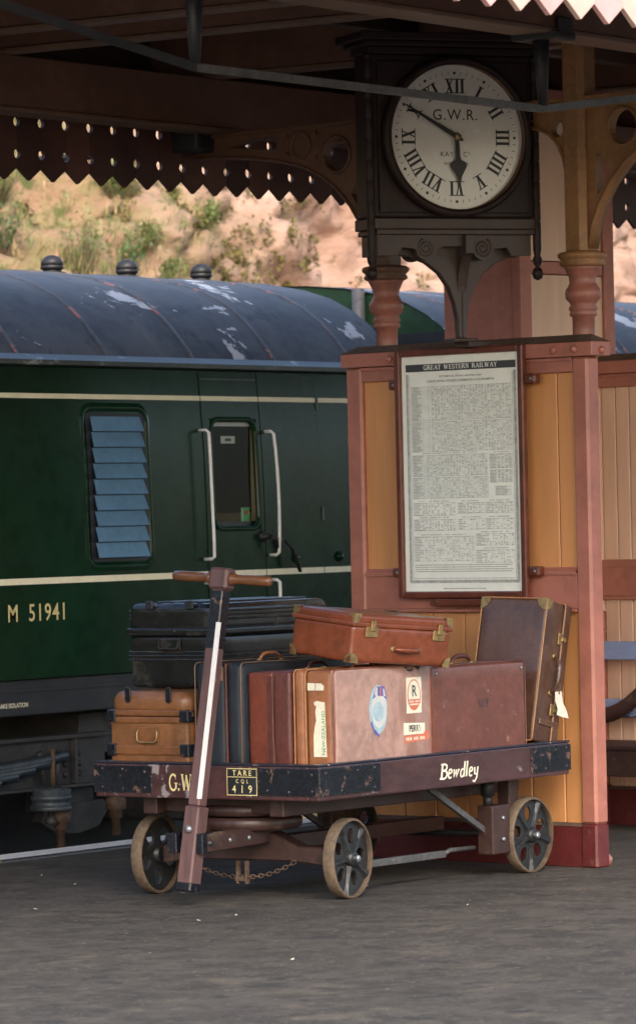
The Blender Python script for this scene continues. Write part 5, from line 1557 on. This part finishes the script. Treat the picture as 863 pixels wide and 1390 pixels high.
# torn labels on the end: local x = 0 face, y across
xe = -.0006
def stx(pts, mt, k=0, par=None):
    q = MB(); q.add([(xe - .0004 * (k + 1), p[0], p[1]) for p in pts], [tuple(range(len(pts)))]); return q.build('torn_label' if par is None else 'label_print', mt, par or c5, recalc=False)
s5 = stx([(.105, .055), (.040, .055), (.046, .275), (.062, .276), (.085, .280), (.100, .274), (.098, .262), (.088, .26), (.094, .235), (.090, .20), (.098, .175), (.104, .14)], 'paper')
q = MB(); sans(q, 'NEW-ZEALAND', (xe - .0012, .0475, .062), (0, 0, 1), (0, 1, 0), .016, 1.08, .01); q.build('label_print', 'inkgreen', s5)
s6 = stx([(.130, .322), (.130, .352), (.062, .350), (.048, .340), (.050, .322)], 'paper')
stx([(.092, .324), (.092, .350), (.089, .350), (.089, .324)], 'twig', 1, s6)
q = MB(); q.tube([(.50, -.0040, .395), (.515, -.0040, .383), (.535, -.0042, .380), (.55, -.0042, .384)], .004, 5); q.tube([(.575, -.004, .396), (.59, -.0042, .384), (.60, -.004, .398)], .004, 5); q.build('chalk_mark', 'ink', c5)
# --- VLY case
L, T, H = .700, .205, .388
c6 = lug('suitcase', 'red-brown suitcase initialled VLY next to the stickered case', Matrix.Translation((.868, .036, DECK)))
suitcase(c6, L, T, H, 'l_vly', 'l_vly', 'l_ox2', .55, .020)
for ch_ in c6.children:
    if 'sag' in ch_.modifiers: ch_.modifiers['sag'].strength = .005
piping(c6, L, T, H, .003, 'l_ox2', .003)
handle(c6, (.36, .10, H), (1, 0, 0), (0, 0, 1), .15, 'l_ox2', .03, .011)
q = MB(); sans(q, 'VLY', (.375, -.0036, .205), (1, 0, 0), (0, 0, 1), .036, .8, .010, 'CENTER', 1.2); q.build('initials', 'ink', c6)
for x in (.0, L):
    q = MB(); q.lathe([(.009, 0), (.007, .004), (.001, .006)], (x + (.03 if x == 0 else -.03), 0, H - .03), (0, -1, 0), 10); q.build('stud', 'bolt', c6)
latch(c6, (.03, .02, H + .0005), (1, 0, 0), (0, 0, 1), (0, -1, 0), .014)
# --- red-tan case lying flat on top; thickness upwards, handle side to the camera
L, T, H = .547, .197, .362
rot = Matrix.Rotation(-.208, 4, 'Z') @ Matrix.Rotation(.075, 4, 'Y') @ Matrix.Rotation(.098, 4, 'X')
fl = Matrix(((1, 0, 0, 0), (0, 0, -1, 0), (0, 1, 0, 0), (0, 0, 0, 1)))      # local y -> up, local z -> towards the camera (-y)
c7 = lug('suitcase', 'glossy red-tan suitcase with brass locks lying flat on top of the upright cases', Matrix.Translation((.273, .030, .958)) @ rot @ Matrix.Translation((0, H, 0)) @ fl)
base = B('base', 'l_red', c7, 0, L, 0, T - .047, 0, H, .016, 4)
lid = B('lid', 'l_red', c7, -.003, L + .003, T - .045, T, -.003, H + .003, .016, 4)
B('lid_rim', 'l_red', lid, -.006, L + .006, T - .050, T - .034, -.006, H + .006, .004, 2)
handle(c7, (.30, .062, H), (1, 0, 0), (0, 0, 1), .145, 'l_red', .026, .011)
for xx in (.10, .475): latch(c7, (xx, T - .050, H + .004), (1, 0, 0), (0, 0, 1), (0, -1, 0), .034)
corners(lid, L, T, H + .003, .042, 'brass')
corners(base, L, T, H, .030, 'l_tanw', which=[(0, 0, 1), (1, 0, 1), (0, 0, 0)])
# --- tall chocolate case leaning against the screen
L, T, H = .615, .205, .335       # L upright, T along the trolley, H across
ori = Matrix(((0, -1, 0, 0), (0, 0, -1, 0), (1, 0, 0, 0), (0, 0, 0, 1)))     # x->up, y->-l, z->-w
c8 = lug('suitcase', 'tall chocolate-brown leather suitcase standing on end, leaning against the screen', Matrix.Translation((1.838, .058, DECK + .002)) @ Matrix.Rotation(R(12.0), 4, 'Y') @ Matrix.Rotation(R(1.5), 4, 'X') @ Matrix.Translation((.0, H, 0)) @ ori)
base = B('base', 'l_choc', c8, 0, L, .062, T, 0, H, .012, 3)
lid = B('lid', 'l_choc', c8, -.004, L + .004, 0, .060, -.004, H + .004, .014, 3)
piping(c8, L, T, H, T - .003, 'stitch', .0035, .001, .014); piping(c8, L, T, H, .061, 'stitch', .003, .004, .014)
corners(base, L, T, H, .05, 'brass', which=[(1, 1, 0), (1, 1, 1)])
hnd = handle(c8, (.30, .105, H), (1, 0, 0), (0, 0, 1), .16, 'l_choc', .035, .012)
for xx in (.15, .46): latch(c8, (xx, .062, H + .004), (1, 0, 0), (0, 0, 1), (0, 1, 0), .026)
for xx in (.09,):
    q = MB(); q.box(xx - .012, xx + .012, .02, .17, H + .003, H + .008); q.build('strap', 'l_choc', c8, .002, 1)
# luggage label hanging from its handle
tgm = TM @ Matrix.Translation((1.80, .012, .800))
tg = thing('luggage_tag', 'cream card luggage label hanging from the tall brown suitcase', 'label', mtx=tgm)
q = MB(); q.plate([[(-.030, .0), (.012, .004), (.020, -.055), (.045, -.10), (.055, -.135), (.015, -.128), (-.022, -.115), (-.015, -.085), (-.030, -.045)]], (0, 0, -.03), (.56, -.42, 0), (0, 0, .85), (.0015, .0015, 0)); q.build('card', 'tagw', tg)
q = MB(); q.tube([(-.005, .01, .05), (.004, .0, .0), (-.004, .0, -.04)], .003, 6); q.build('string', 'l_choc', tg)

for o_ in (tr1, tr2, c5, c7, c8):
    for ch_ in o_.children:
        nm_ = ch_.name.split('.')[0]
        if nm_ in ('body', 'lid', 'base', 'side_wall'): sag(ch_, .008 if nm_ != 'body' else .006)
        if nm_ == 'front_face': sag(ch_, .003)

# ================================================================== small litter on the platform
lm = MB()
for _ in range(16):
    xx = random.uniform(11.0, 15.5); yy = random.uniform(8.2, 12.4)
    s = random.uniform(.005, .014); a = random.uniform(0, PI)
    c, d_ = math.cos(a) * s, math.sin(a) * s
    lm.add([(xx - c, yy - d_, .003), (xx + d_ * .5, yy - c * .5, .004), (xx + c, yy + d_, .005 + s * .2), (xx - d_ * .5, yy + c * .5, .004)], [(0, 1, 2, 3)])
lm.build('litter', 'paper', recalc=False)['kind'] = 'stuff'
tf = MB()
for _ in range(60):
    leaf(tf, Vector((15.52 + random.gauss(0, .06), 12.60 + random.gauss(0, .015), 0)), Vector((random.gauss(0, .6), random.gauss(0, .6), 1)).normalized(), random.uniform(.015, .045), .002)
tf.build('grass_tuft', 'grass', recalc=False)['kind'] = 'stuff'
